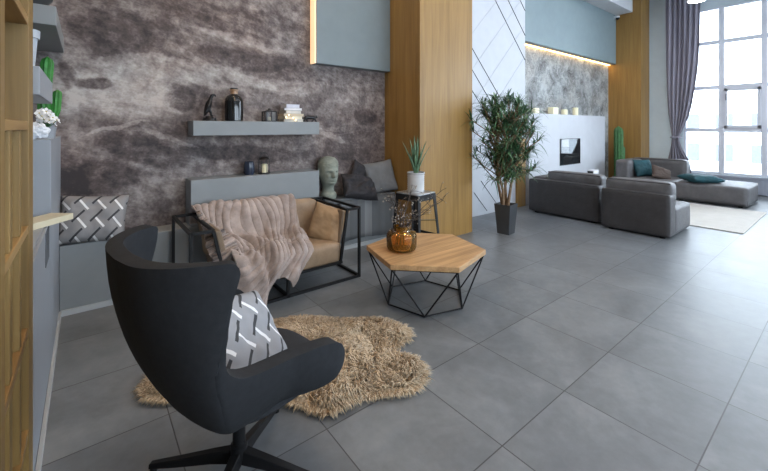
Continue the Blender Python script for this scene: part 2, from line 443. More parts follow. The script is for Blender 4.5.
def mat_amber():
    t = NT('amber_glass')
    tr = t.n('ShaderNodeBsdfTransparent'); tr.inputs[0].default_value = (.95,.73,.34,1)
    gl = t.n('ShaderNodeBsdfGlossy'); gl.inputs['Roughness'].default_value = .03
    df = t.n('ShaderNodeBsdfDiffuse'); df.inputs[0].default_value = (.50,.25,.045,1)
    m1 = t.n('ShaderNodeMixShader'); m1.inputs[0].default_value = .16
    fr = t.n('ShaderNodeFresnel'); fr.inputs[0].default_value = 1.45; m2 = t.n('ShaderNodeMixShader')
    L = t.t.links.new
    L(tr.outputs[0], m1.inputs[1]); L(df.outputs[0], m1.inputs[2]); L(fr.outputs[0], m2.inputs[0]); L(m1.outputs[0], m2.inputs[1]); L(gl.outputs[0], m2.inputs[2])
    L(m2.outputs[0], t.out.inputs[0]); return t.mat
M['amber'] = mat_amber()

# ------------------------------------------------------------------ the setting
CEIL = 4.9; XW = 11.75; YB = -4.2; XL = -.50; YR = 4.2
def struct(name, mb, mats, parent=None, **kw):
    o = obj(name, mb, mats, parent, **kw)
    if not parent: o['kind'] = 'structure'
    return o
struct('floor', MB().box(XL-.2, XW+.3, YB-.2, 4.6, -.1, 0), M['floor'])
struct('ceiling', MB().box(XL-.2, XW+.3, YB-.2, 4.6, CEIL, CEIL+.1), M['ceiling'])
struct('wall_left', MB().box(XL-.2, XL, YB, 4.6, 0, CEIL), M['left_wall'])
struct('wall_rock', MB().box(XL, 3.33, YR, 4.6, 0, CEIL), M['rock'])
# white panelled wall with dark diagonal inlays
pw = MB(); PY = 4.06; PX0, PX1 = 4.374, 6.71
pw.box(PX0-.05, PX1, PY, 4.6, 0, CEIL)
def groove(c, xa, xb, w=.02, mi=1, slope=-1, dep=.003):
    za, zb = (c-xa, c-xb) if slope < 0 else (c+xa, c+xb)
    pw.bar((xa, PY-dep/2+.0005, za), (xb, PY-dep/2+.0005, zb), w, dep, mi)
for c, xa, xb in ((9.52, 4.7, 6.70), (10.0, 5.2, 6.70), (10.48, 5.7, 6.70), (7.93, 4.38, 5.95), (7.57, 4.38, 5.8), (7.22, 4.38, 5.6), (5.55, 5.14, 5.5), (5.92, 5.33, 5.86)):
    groove(c, xa, xb)
for c in (-3.8,-3.2,-2.6,-2.0,-1.4):
    for k in (0,):
        groove(c, max(4.4, -c+.1), min(6.68, 4.8-c), .012, 2, 1, .002)
struct('wall_panelled', pw, [M['panel'], M['groove'], M['groove_pale']], angle=20)
struct('wall_stone', MB().box(PX1, 11.15, 4.25, 4.6, 0, CEIL), M['stone'])
# wood veneered pillars
struct('trim_1', MB().box(3.33, 4.374, 3.48, 4.6, 0, CEIL), M['pillar'], bevel=.006)
struct('trim_2', MB().box(11.10, 11.70, 3.48, 4.6, 0, CEIL), M['pillar'], bevel=.006)
# far wall with tall windows
WY0, WY1, WZ0, WZ1 = -3.70, 2.77, .41, 4.38
fw = MB()
fw.box(XW, XW+.3, WY1, 4.6, 0, CEIL); fw.box(XW, XW+.3, YB, WY0, 0, CEIL)
fw.box(XW, XW+.3, WY0, WY1, 0, WZ0); fw.box(XW, XW+.3, WY0, WY1, WZ1, CEIL)
struct('wall_right', fw, M['cool_wall'])
# radiator grille below window
rg = MB(); rg.box(XW-.10, XW-.085, WY0, WY1, .02, .36, 0)
yy = WY0
while yy < WY1:
    rg.box(XW-.108, XW-.098, yy, yy+.05, .05, .33, 0); yy += .075
rg.box(XW-.12, XW, WY0, WY1, .36, .40, 0)
o = struct('trim_radiator_cover', rg, M['radiator'])
# window frame, panes and opening sash
ys = [2.77-.72*i for i in range(10)]; zs = [.41, 1.45, 2.47, 3.55, 4.38]
fr = MB(); X0, X1 = XW+.02, XW+.12
for i, y in enumerate(ys):
    w = .05; fr.box(X0, X1, max(y-w, WY0), min(y+w, WY1), .41, 4.38)
for z in zs:
    fr.box(X0+.005, X1-.005, WY0, WY1, max(.41, z-.045), min(4.38, z+.045))
win = struct('window_1', fr, M['frame'], bevel=.006)
for i in range(9):
    for j in range(4):
        obj('pane', MB().box(XW+.066, XW+.072, ys[i+1]+.045, ys[i]-.045, zs[j]+.04, zs[j+1]-.04), M['glass'], win)
sa = MB(); y0, y1, z0, z1 = ys[2]+.05, ys[1]-.05, 1.45+.045, 2.47-.045
sa.box(XW+.0, XW+.06, y0, y1, z0, z0+.065); sa.box(XW, XW+.06, y0, y1, z1-.065, z1); sa.box(XW, XW+.06, y0, y0+.06, z0, z1); sa.box(XW, XW+.06, y1-.06, y1, z0, z1)
sash = obj('sash', sa, M['frame'], win, bevel=.005)
obj('window_handle', MB().box(XW-.03, XW, y1-.05, y1-.025, 2.15, 2.30), M['handle'], sash)
# wall behind the camera, its windows added for fill daylight
bw = MB(); ZB0, ZB1 = .9, 3.3
segs = [(.2, 3.4), (3.9, 7.1), (7.7, 10.9)]
bw.box(XL, XW, YB-.2, YB, 0, ZB0); bw.box(XL, XW, YB-.2, YB, ZB1, CEIL)
px = XL
for a, b in segs:
    bw.box(px, a, YB-.2, YB, ZB0, ZB1); px = b
bw.box(px, XW, YB-.2, YB, ZB0, ZB1)
struct('wall_front', bw, M['white_wall'])
for k, (a, b) in enumerate(segs):
    w = MB()
    for x in (a, (a+b)/2, b): w.box(max(a, x-.04), min(b, x+.04), YB-.12, YB-.04, ZB0, ZB1)
    for z in (ZB0, ZB1): w.box(a, b, YB-.115, YB-.045, max(ZB0, z-.04), min(ZB1, z+.04))
    wo = struct('window_%d' % (k+2), w, M['frame'])  # unseen windows, put in to brighten the near part of the room
    for x in (a, (a+b)/2): obj('pane', MB().box(x+.04, x+(b-a)/2-.04, YB-.085, YB-.08, ZB0+.04, ZB1-.04), M['glass'], wo)
# blue-grey header over the stone wall, with LED cove behind its lower edge
struct('trim_3', MB().box(PX1, 11.10, 4.06, 4.25, 3.20, CEIL), M['beam'], bevel=.004)
struct('trim_led_strip', MB().box(PX1+.02, 11.08, 4.20, 4.245, 3.188, 3.199), M['led'])
struct('trim_4', MB().box(6.71, 11.10, 3.67, 4.06, 4.50, CEIL), M['ceiling'], bevel=.004)
# grey hanging bulkhead with warm lit left edge on the rock wall
struct('trim_5', MB().box(2.18, 3.33, 4.075, 4.15, 2.285, CEIL).box(2.18, 3.33, 4.15, 4.2, 2.285, CEIL), M['grey_blue'], bevel=.006)
struct('trim_lit_edge', MB().box(2.162, 2.18, 4.085, 4.20, 2.285, CEIL), M['litside'])  # glowing slab stands in for LED light falling on the bulkhead's side
struct('trim_6', MB().box(6.38, 6.66, 4.02, 4.06, 0, 1.30), M['pillar'])
# skirting on the bench and cabinet faces
struct('baseboard_bench', MB().box(-.165, 3.31, 3.935, 3.95, 0, .045), M['trimwhite'])
struct('baseboard_left', MB().box(-.17, -.155, 2.10, 3.935, 0, .045), M['trimwhite'])

# ------------------------------------------------------------------ built-in joinery
b = obj('bench', MB().box(-.17, 3.33, 3.95, 4.2, 0, .556), M['grey'], bevel=.008)
tag(b, 'long low grey built-in bench running along the foot of the rock wall', 'bench')
b = obj('grey_wall_box', MB().box(.78, 2.15, 3.95, 4.2, .556, 1.0), M['grey'], bevel=.005)
tag(b, 'wide grey block standing on the bench directly behind the tan sofa', 'box')
b = obj('wall_shelf', MB().box(.80, 2.15, 3.95, 4.2, 1.425, 1.57), M['grey'], bevel=.004)
tag(b, 'long grey floating shelf on the rock wall holding a bottle and figurines', 'shelf')

c = thing('tall_cabinet', (-.335, 3.6, 0), 'pale grey cabinet in the far left corner, flowers and cactus on top', 'cabinet')
obj('body', MB().box(-.165, .165, -.51, .60, 0, 1.43), M['cabinet'], c, bevel=.004)
c = thing('low_cabinet', (-.335, 2.6, 0), 'low pale grey cabinet between the pine shelving and the corner cabinet', 'cabinet')
obj('body', MB().box(-.165, .15, -.50, .485, 0, .955), M['cabinet'], c, bevel=.004)
d = obj('door', MB().box(.15, .165, -.49, .48, .06, .95), M['cabinet'], c, bevel=.003)
obj('handle', MB().box(.160, .168, .07, .30, .76, .94), M['cabinet_dark'], d)
bd = obj('wooden_board', MB().box(-.15, .15, -.07, .07, 0, .034), M['board'], rot=(0,0,R(51)))
bd.location = (-.21, 2.85, .957)
tag(bd, 'pale flat wooden board poking out over the low grey cabinet edge', 'board')
b = obj('corner_shelf_box', MB().box(XL, -.148, 3.12, 4.2, 2.14, 2.26), M['grey'], bevel=.004)
tag(b, 'upper grey box shelf high in the left corner by the rock wall', 'shelf')
b = obj('corner_shelf_box', MB().box(XL, -.15, 2.10, 2.84, 1.636, 1.755), M['cabinet'], bevel=.004)
tag(b, 'lower grey box shelf holding a pale pot beside the pine shelving', 'shelf')

# pine grid shelving at the left edge
bk = thing('bookcase', (-.33, 1.5, 0), 'tall open pine grid shelving at the left edge of the room', 'bookcase')
YS0, YS1, D0, D1 = -.6, .59, -.165, .16
for z in (0, .33, .715, 1.10, 1.492, 1.89, 2.285, 2.68):
    obj('shelf', MB().box(D0+.01, D1-.002, YS0, YS1, z, z+.032), M['shelfh'], bk, bevel=.003)
for y0, y1, z1 in ((.45, .59, 2.712), (-.155, -.085, 2.712), (-.6, -.55, 2.712)):
    obj('upright', MB().box(D0+.01, D1, y0, y1, 0, z1), M['shelf'], bk, bevel=.003)
for z0, z1 in ((.032,.33), (.362,.715), (.747,1.10), (1.132,1.492)):
    for y0, y1 in ((.045, .10), (.262, .30)):
        obj('divider', MB().box(D0+.01, D1-.006, y0, y1, z0, z1), M['shelf'], bk, bevel=.002)
obj('back_panel', MB().box(D0, D0+.01, YS0, YS1, 0, 2.712), M['backboard'], bk)

# ------------------------------------------------------------------ small things in the left corner
def crumple(n, sx, sy, sz, seed, amp=.25):
    bm = bmesh.new(); bmesh.ops.create_icosphere(bm, subdivisions=n, radius=1)
    m = MB(); vs = []
    for v in bm.verts:
        p = v.co; k = 1 + amp*mnoise.noise(p*2.3+Vector((seed,0,0))) + amp*.6*mnoise.noise(p*5+Vector((seed,3,0)))
        vs.append((p.x*sx*k, p.y*sy*k, max(-sz, p.z*sz*k)))
    bm.verts.index_update(); m.add(vs, [tuple(v.index for v in f.verts) for f in bm.faces]); bm.free(); return m
o = obj('paper_bag', crumple(4, .062, .05, .05, 3, .35), M['paper'], loc=(-.25, 3.17, 1.48), angle=25)
tag(o, 'crumpled white paper bundle on the near corner of the corner cabinet', 'paper')
t = thing('flower_pot', (-.205, 3.38, 1.43), 'small grey pot of white and yellow flowers on the corner cabinet', 'potted plant')
obj('pot', MB().lathe([(0,0),(.040,0),(.048,.075),(.044,.078),(.040,.07),(0,.068)]), M['potg'], t)
fl = MB()
for k in range(26):
    a = random.uniform(0, 6.28); rr = random.uniform(.01,.06); c0 = Vector((rr*cos(a), rr*sin(a), random.uniform(.10,.18)))
    fl.tube([(0,0,.065), c0], .0022, 5, 2)
    out = Vector((cos(a)*.8+.4, sin(a)*.8-.5, .5)).normalized(); e1 = out.cross(Vector((0,0,1))).normalized(); e2 = out.cross(e1)
    for j in range(5):
        b_ = j*2*pi/5 + k; r1 = e1*cos(b_)+e2*sin(b_); r2 = e1*-sin(b_)+e2*cos(b_)
        fl.add([c0, c0+r1*.018+r2*.011+out*.004, c0+r1*.027+out*.008, c0+r1*.018-r2*.011+out*.004], [(0,1,2,3)], 0)
    fl.lathe([(0,.006),(.006,.003),(.0,-.003)], c0, 8, 1)
obj('flowers', fl, [M['petal'], M['yellow'], M['cactus']], t)
t = thing('corner_cactus', (-.245, 3.76, 1.43), 'tall bright green cactus rising from the corner cabinet by the rock wall', 'potted plant')
obj('pot', MB().lathe([(0,0),(.05,0),(.062,.11),(.056,.113),(.05,.10),(0,.098)]), M['potg'], t)
def cactus_stem(pts, r, n=10):
    m = MB(); P_ = [Vector(p) for p in pts]; N = 24
    def f(u, v):
        k = v*(len(P_)-1); i = min(int(k), len(P_)-2); p = P_[i].lerp(P_[i+1], k-i)
        rr = r*min(1, sqrt(max(0, 1-((v-.9)/.1)**2)) if v > .9 else 1)*(1+.13*cos(n*u*2*pi))
        return (p.x+rr*cos(u*2*pi), p.y+rr*sin(u*2*pi), p.z)
    m.grid(f, n*6, N, wrap=True); return m
obj('stem', cactus_stem([(0,0,.09),(.0,-.01,.3),(.02,-.03,.60)], .036, 7), M['cactus2'], t)
obj('stem', cactus_stem([(.03,.02,.09),(.065,.0,.2),(.075,.0,.36)], .025, 7), M['cactus2'], t)
o = obj('shelf_pot', MB().lathe([(0,0),(.055,0),(.07,.20),(.078,.20),(.08,.24),(.072,.24),(.066,.2),(0,.03)]), M['potw'], loc=(-.265, 2.62, 1.755))
tag(o, 'pale blue-grey pot with thick rim standing on the lower box shelf', 'pot')
o = obj('ceramic_bowl', MB().lathe([(0,0),(.05,0),(.09,.05),(.10,.09),(.094,.09),(.08,.05),(0,.012)]), M['pot_dark'], loc=(-.26, 3.22, 2.26))
tag(o, 'dark bowl on top of the upper grey box shelf in the corner', 'bowl')

# ------------------------------------------------------------------ pillows
def pillow(w, h, th, seed=0, wr=.012, ear=.05):
    m = MB(); N = 28
    def side(sg):
        def f(u, v):
            a, b_ = u*2-1, v*2-1
            e = max(abs(a), abs(b_))
            pin = 1 - ear*(1-(abs(a)*abs(b_))**1.5)*1.0
            x = a*w/2*(1-ear*(1-b_*b_ if False else (1-abs(b_)**2))*abs(a)**2)
            y = b_*h/2*(1-ear*(1-abs(a)**2)*abs(b_)**2)
            t_ = th/2*((max(0,1-a**4)*max(0,1-b_**4))**.55)
            d = wr*mnoise.noise(Vector((a*2.2+seed, b_*2.2, seed*1.7+sg)))*(1-e**6) + wr*.6*mnoise.noise(Vector((a*5+seed, b_*5, sg)))*(1-e**6)
            return (x, y, sg*t_+d)
        return f
    m.grid(side(1), N, N); m.grid(side(-1), N, N)
    return m
def weld(o):
    bm = bmesh.new(); bm.from_mesh(o.data); bmesh.ops.remove_doubles(bm, verts=bm.verts[:], dist=.0008)
    bmesh.ops.recalc_face_normals(bm, faces=bm.faces[:]); bm.to_mesh(o.data); bm.free(); return o
def put_pillow(name, w, h, th, mat, loc, rot, label, seed, wr=.012, ear=.06):
    o = weld(obj(name, pillow(w, h, th, seed, wr, ear), mat, loc=loc, rot=rot, angle=180))
    return tag(o, label, 'pillow')
put_pillow('patterned_pillow', .47, .40, .21, M['lat2'], (.05, 4.02, .735), (R(70), R(5), R(-4)), 'taupe lattice pillow leaning on the rock wall at the bench left end', 2, .02)
put_pillow('dark_pillow', .50, .34, .17, M['pdark'], (2.74, 3.975, .745), (R(50), R(12), R(-6)), 'crumpled near-black pillow on the bench beside the plaster head', 5, .05)
put_pillow('dark_pillow', .30, .34, .08, M['pdark'], (2.84, 4.12, .875), (R(80), R(28), R(0)), 'small black pillow with pointed corner behind the crumpled dark pillow', 8, .02, .10)
put_pillow('grey_pillow', .44, .44, .14, M['pgrey'], (3.12, 4.03, .84), (R(72), R(-8), R(-14)), 'plain grey pillow on the bench leaning against the wooden pillar', 11, .015)

sp = obj('bench_cover', MB().soft(2.20, 3.31, 3.925, 4.195, .57, .635, .03, .0, 12), M['patch'], angle=180)
_f = MB(); _f.grid(lambda u, v: (2.42+.88*u, 3.925-.010-.004*sin(u*38)*(.3+v), .60-v*(.50-.02*sin(u*5))), 60, 8)
obj('cover_front', _f, M['patch'], sp, solid=.008, angle=180)
tag(sp, 'grey patchwork cover lying over the bench under the dark pillows', 'blanket')

# ------------------------------------------------------------------ plaster head
def head_mesh():
    m = MB(); H = .50
    prof = [(0,.085,.085,0),(.03,.09,.09,0),(.06,.088,.088,0),(.085,.068,.072,-.004),(.12,.060,.068,-.006),(.155,.064,.078,0),(.185,.078,.098,.012),(.22,.088,.108,.016),
            (.27,.096,.116,.012),(.33,.103,.124,.004),(.39,.105,.126,-.004),(.43,.098,.118,-.008),(.465,.078,.095,-.010),(.49,.045,.056,-.012),(.50,.004,.005,-.012)]
    g = lambda a, b, s_: exp(-((a-b)/s_)**2)
    def f(u, v):
        z = v*H
        rx, ry, oy = cr(prof, z)
        th = u*2*pi; x, y = rx*sin(th), ry*cos(th)+oy    # front is +y
        fr = max(0, cos(th)); xs = sin(th)*rx
        d = 0
        if cos(th) > 0:
            d += .040*g(xs,0,.013)*(ss(.335,.265,z) if z < .335 else 0)*ss(.248,.262,z)*1.0
            d += .018*g(xs,0,.02)*g(z,.315,.03)
            d += .012*g(z,.338,.014)*g(abs(xs),.035,.035)
            d -= .020*(g(xs,.036,.017)+g(xs,-.036,.017))*g(z,.313,.013)
            d += .010*(g(xs,.036,.012)+g(xs,-.036,.012))*g(z,.310,.008)
            d += .012*g(xs,0,.026)*(g(z,.236,.006)+g(z,.222,.007)) - .008*g(xs,0,.03)*g(z,.229,.003)
            d += .018*g(xs,0,.028)*g(z,.192,.016) - .008*g(xs,0,.03)*g(z,.210,.006)
            d += .008*(g(xs,.055,.02)+g(xs,-.055,.02))*g(z,.275,.02)
        d *= 1.35
        ear_ = .026*(g(th, pi/2+.18, .16)+g(th, 3*pi/2-.18, .16))*g(z,.295,.035)
        x += math.copysign(ear_, sin(th)); y += d
        hair = ss(.36,.40,z + (.09 if cos(th) < -.1 else 0))*.006*(1+mnoise.noise(Vector((x*60, y*60, z*60))))
        n = Vector((x, y, 0)); 
        if n.length > 1e-4 and z < .485: n.normalize(); x += n.x*hair; y += n.y*hair
        return (x, y, z)
    m.grid(f, 72, 110, wrap=True)
    n = len(m.v); m.f.append(tuple(range(71, -1, -1))); m.m.append(0)
    return m
o = obj('plaster_head', head_mesh(), M['bust'], loc=(2.335, 4.06, .636), rot=(0,0,R(176)), angle=180); o.scale = (1.12,1.06,1.04)
tag(o, 'grey-green plaster bust of a man on the bench beside the grey block', 'sculpture')

# ------------------------------------------------------------------ on the floating shelf
SZ = 1.57
t = thing('bird_figurine', (.974, 4.07, SZ), 'black eagle figurine on a plinth at the left end of the floating shelf', 'figurine')
bm_ = MB(); bm_.tube([(0,0,.0),(0,0,.03)], [.07,.062], 20); bm_.tube([(0,0,.03),(0,0,.05)], [.045,.03], 14)
obj('plinth', bm_, M['figure'], t)
bd = MB()
bd.tube([(-.045,0,.055),(-.030,0,.09),(-.018,0,.13),(-.006,0,.175),(.004,0,.205)], [.008,.020,.030,.031,.022], 12)
bd.tube([(.002,0,.20),(.014,0,.235),(.024,0,.258),(.036,0,.266)], [.022,.015,.017,.014], 10)
bd.tube([(.036,0,.268),(.054,0,.263),(.062,0,.246)], [.012,.009,.003], 8)
for sg in (-1,1):
    bd.tube([(.0,.026*sg,.195),(-.020,.034*sg,.15),(-.034,.026*sg,.09),(-.048,.012*sg,.05)], [.010,.018,.014,.004], 8)
    bd.tube([(-.006,.014*sg,.12),(.012,.016*sg,.085),(.016,.017*sg,.06),(.034,.018*sg,.053)], [.014,.009,.007,.006], 8)
obj('bird', bd, M['figure'], t, remesh=.003, angle=180)
t = thing('glass_bottle', (1.214, 4.07, SZ), 'large dark glass bottle with a cork neck on the floating shelf', 'bottle')
obj('body', MB().lathe([(0,0),(.082,0),(.090,.008),(.091,.20),(.085,.235),(.068,.262),(.042,.276),(.036,.284),(0,.284)], n=40), M['bottle'], t)
obj('neck', MB().lathe([(.036,.278),(.038,.30),(.036,.318),(.045,.322),(.045,.332),(0,.332)]), M['clearneck'], t)
obj('cork', MB().lathe([(.034,.33),(.038,.347),(0,.347)]), M['lantern'], t)
t = thing('small_lantern', (1.595, 4.07, SZ), 'small black square lantern between bottle and books on the shelf', 'lantern')
f = MB(); s_ = .058
f.box(-s_,s_,-s_,s_,0,.012); f.box(-s_,s_,-s_,s_,.105,.115)
for i in (-1,1):
    for j in (-1,1): f.box(i*s_-.006,i*s_+.006,j*s_-.006,j*s_+.006,.0,.115)
    f.box(-.005,.005,i*s_-.003,i*s_+.003,.01,.11); f.box(i*s_-.003,i*s_+.003,-.005,.005,.01,.11)
f.tube([(0,0,.115),(0,0,.132)], [.05,.02], 12); f.tube([(0,0,.13),(0,0,.145)], [.018,.012], 10)
obj('frame', f, M['lantern'], t)
obj('glass', MB().box(-.052,.052,-.052,.052,.013,.104), M['lglass'], t)
obj('candle', MB().lathe([(0,.012),(.02,.012),(.02,.05),(0,.052)]), M['candle'], t)
# stack of books with a string of fairy lights
bz = SZ; spec = [(.23,.17,.030,-4,'grey-white book at the bottom of the stack on the floating shelf',(.55,.52,.47)),
                 (.22,.17,.034,5,'cream book second from the bottom of the shelf stack',(.72,.66,.52)),
                 (.24,.17,.028,-3,'pale tan book third from the bottom of the shelf stack',(.62,.52,.38)),
                 (.20,.15,.036,8,'off-white book with dark spine third from the top of the shelf stack',(.66,.62,.56)),
                 (.21,.15,.030,-6,'white book second from the top of the shelf stack',(.74,.73,.74)),
                 (.17,.14,.040,4,'pale grey book topmost of the shelf stack',(.62,.62,.68))]
for k, (w, d_, h_, r_, lb, c_) in enumerate(spec):
    t = thing('book', (1.845+.006*(-1)**k, 4.065, bz), lb, 'book', 'books stacked on the floating shelf', R(r_))
    cv = MB(); cv.box(-w/2,w/2,-d_/2,d_/2,0,.003); cv.box(-w/2,w/2,-d_/2,d_/2,h_-.003,h_); cv.box(-w/2,-w/2+.003,-d_/2,d_/2,0,h_)
    obj('cover', cv, plain('book_cover', [q*(.55 if k in (3,4) else .95) for q in c_], .6), t)
    obj('pages', MB().box(-w/2+.003,w/2-.005,-d_/2+.004,d_/2-.004,.003,h_-.003), plain('book_pages', c_, .8), t)
    bz += h_
t = thing('fairy_lights', (1.80, 3.972, SZ), 'little warm fairy light string hanging in front of the books', 'string lights')
fp = [(-.07,.006,.005),(-.05,0,.05),(-.02,-.003,.075),(.03,-.003,.045),(.06,-.002,.02),(.09,.0,.006)]
obj('wire', MB().tube(fp, .0015, 5), M['lantern'], t)
for p in fp[1:5]: obj('bulb', MB().lathe([(0,-.006),(.006,0),(0,.006)], p, 8), M['fairy'], t)
pn = MB()
pn.tube([(-.06,0,.052),(-.02,0,.056),(.03,0,.054),(.065,0,.058)], [.021,.023,.021,.018], 10)
pn.tube([(.06,0,.058),(.085,0,.062),(.10,0,.055)], [.013,.016,.008], 10)
for x_, fx in ((-.055,-.09),(-.05,-.025),(.05,.02),(.055,.09)):
    pn.tube([(x_,.008 if fx>x_ else -.008,.05),((x_+fx)/2+.004,.008 if fx>x_ else -.008,.025),(fx,.008 if fx>x_ else -.008,.004)], [.014,.010,.008], 8)
pn.tube([(-.06,0,.055),(-.085,0,.045),(-.10,0,.02),(-.105,0,.012)], [.006,.005,.004,.004], 6)
for sg in (-1,1): pn.tube([(.082,.009*sg,.072),(.082,.011*sg,.082)], [.005,.002], 6)
o = obj('panther_figurine', pn, M['figure'], loc=(2.075, 4.04, SZ), remesh=.003, angle=180)
tag(o, 'small black prowling panther figurine at the right end of the floating shelf', 'figurine')

# on the grey block
o = obj('candle_holder', MB().lathe([(0,0),(.045,0),(.058,.03),(.056,.10),(.046,.14),(.042,.14),(.050,.10),(.050,.03),(0,.01)]), M['navy'], loc=(1.37, 4.07, 1.0))
tag(o, 'dark navy glass candle holder on the grey block left of the lantern', 'candle holder')
t = thing('tall_lantern', (1.535, 4.07, 1.0), 'tall black wire lantern with a lit-looking cream candle on grey block', 'lantern')
t['label'] = 'tall black wire lantern with a cream candle on the grey block'
f = MB(); f.tube([(0,0,0),(0,0,.012)], .066, 24); f.tube([(0,0,.155),(0,0,.175),(0,0,.185)], [.062,.045,.03], 20)
for k in range(8):
    a = k*pi/4; f.tube([(.063*cos(a),.063*sin(a),.01),(.060*cos(a),.060*sin(a),.16)], .0032, 6)
f.tube([(.05*cos(a), 0, .165+.068*sin(a)) for a in [i*pi/10 for i in range(11)]], .003, 6)
obj('frame', f, M['lantern'], t)
obj('candle', MB().lathe([(0,.012),(.034,.012),(.034,.10),(.028,.106),(0,.104)]), M['candle'], t)

# ------------------------------------------------------------------ tan sofa with black frame
SX, SY = 1.39, 3.50
sf = thing('leather_sofa', (SX, SY, 0), 'tan leather sofa in a black square metal frame before the grey block', 'sofa')
f = MB(); xl, xr, yf, yb, zt = -.77, .77, -.36, .37, .695; w = .024
for a, b_ in (((xl,yf,.013),(xr,yf,.013)),((xl,yb,.013),(xr,yb,.013)),((xl,yf,.013),(xl,yb,.013)),((xr,yf,.013),(xr,yb,.013)),
              ((xl,yf,0),(xl,yf,zt+w/2)),((xl,yb,0),(xl,yb,zt+w/2)),((xr,yf,0),(xr,yf,zt+w/2)),((xr,yb,0),(xr,yb,zt+w/2)),
              ((xl,yf,zt),(xl,yb,zt)),((xr,yf,zt),(xr,yb,zt)),((xl+.16,yf,zt),(xl+.16,yb,zt)),((xr-.14,yf,zt),(xr-.14,yb,zt)),
              ((xl,yf,zt),(xl+.16,yf,zt)),((xr-.14,yf,zt),(xr,yf,zt)),((xl,yb,zt),(xr,yb,zt)),
              ((0.01,yf,0),(0.01,yf,.21)),((xl+.20,yf,.195),(xr-.20,yf,.195)),((xl+.16,yf,zt),(xl+.27,yf,.195)),((xr-.14,yf,zt),(xr-.22,yf,.195)),
              ((0.01,yf,.013),(0.01,yb,.013))):
    f.bar(a, b_, w)
obj('frame', f, M['black'], sf, bevel=.002)
def slab(xt, xb, th, name):
    m = MB()
    def q(u, v):
        return None
    y0, y1 = yf+.02, yb-.03
    pts = []
    for (x, z) in ((xt, .685), (xt+th, .685), (xb+th, .20), (xb, .20)):
        pts += [(x, y0, z), (x, y1, z)]
    m.add(pts, [(0,1,3,2),(2,3,5,4),(4,5,7,6),(6,7,1,0),(0,2,4,6),(7,5,3,1)])
    return obj(name, m, M['leather_d'], sf, bevel=.015)
slab(xl+.175, xl+.285, .05, 'arm_panel'); slab(xr-.185, xr-.255, .03, 'arm_panel')
obj('seat_cushion', MB().soft(xl+.29, xr-.20, yf-.005, .20, .19, .395, .05, .012, 12), M['leather'], sf, angle=180)
Mb = Matrix.Translation((0,.235,.53)) @ Matrix.Rotation(R(-16),4,'X')
obj('back_cushion', MB().soft(xl+.22, xr-.16, -.075, .075, -.20, .195, .055, .02, 12, M=Mb), M['leather'], sf, angle=180)
put_pillow('leather_pillow', .37, .37, .12, M['tanp'], (1.905, 3.33, .535), (R(72), R(12), R(-54)), 'tan leather pillow propped against the right arm of the sofa', 14, .010)

# ------------------------------------------------------------------ plush throw draped over the sofa
def throw_mesh():
    m = MB(); NU, NV = 150, 190
    path = [(0,3.885,.60),(.05,3.875,.70),(.10,3.82,.768),(.16,3.74,.755),(.26,3.66,.64),(.36,3.575,.49),(.44,3.47,.445),(.56,3.27,.435),(.66,3.135,.43),(.71,3.085,.385),(.80,3.055,.27),(1.0,2.985,.02)]
    left = [(0,.76),(.15,.76),(.4,.80),(.6,.85),(.7,.90),(.8,.96),(1,1.04)]
    right = [(0,1.70),(.15,1.73),(.35,1.70),(.5,1.68),(.65,1.62),(.75,1.60),(.85,1.50),(1,1.44)]
    zend = [(0,.035),(.2,.03),(.36,.07),(.50,.15),(.60,.20),(.70,.24),(.80,.22),(.9,.15),(1,.19)]
    def base(u, v):
        y, z = cr(path, v)
        xl_, = cr(left, v); xr_, = cr(right, v)
        x = lerp(xl_, xr_, u)
        if v > .71:
            ze = cr(zend, u)[0]; k = (v-.71)/.29
            xs_ = lerp(.90,1.61,u); zs_ = max(.385, .735-(xs_-.79)*2.7-.06); z = lerp(zs_, ze, k); y = 3.085-.05*k*(1+.4*sin(u*9)) - .05*k*k*(1-u) - .05*ss(.45,.1,u)*k
            xa = lerp(.90, .94, k); xb = lerp(1.61, 1.42, k); x = lerp(xa, xb, u)
        elif .14 < v:
            za = .735-(x-.79)*2.7
            wgt = ss(.14,.3,v)*ss(.74,.66,v)
            z = max(z, lerp(z, za, wgt)) if za > z else z
        return Vector((x, y, z))
    def fn(u, v):
        p = base(u, v); e = 1e-3
        du = base(min(1,u+e), v)-base(max(0,u-e), v); dv = base(u, min(1,v+e))-base(u, max(0,v-e))
        n = du.cross(dv)
        n = n.normalized() if n.length > 1e-9 else Vector((0,0,1))
        if n.y > 0 and v > .3: n = -n
        if v <= .3 and n.z < 0: n = -n
        wob = mnoise.noise(Vector((u*2.1, v*3.1, 4)))
        swirl = mnoise.noise(Vector((u*1.6+5, v*1.9, 2)))
        ph = (u*15 + 2.6*wob + ss(.3,.75,v)*(v-.3)*15*(1.1-u) + 2.2*swirl)
        rib = abs(sin(pi*ph))**.5
        fold = .11*mnoise.noise(Vector((u*3.6+v*2.2, v*2.4-u*1.0, 1))) + .06*mnoise.noise(Vector((u*6, v*5.5, 7)))
        ridge = .05*exp(-((u-.42-.25*(v-.5)+.05*sin(v*9))/.06)**2)*ss(.3,.45,v)*ss(.95,.75,v)
        ridge += .03*exp(-((u-.22-.1*v)/.05)**2)*ss(.12,.3,v)
        p = p + n*(.021*rib + max(-.012, fold) + ridge + .010)
        p.z = max(p.z, .012)
        return p
    m.grid(fn, NU, NV); return m
o = obj('throw_blanket', throw_mesh(), M['throw'], solid=.014, angle=180)
tag(o, 'ribbed beige-pink plush throw draped over the left side of the sofa', 'blanket')

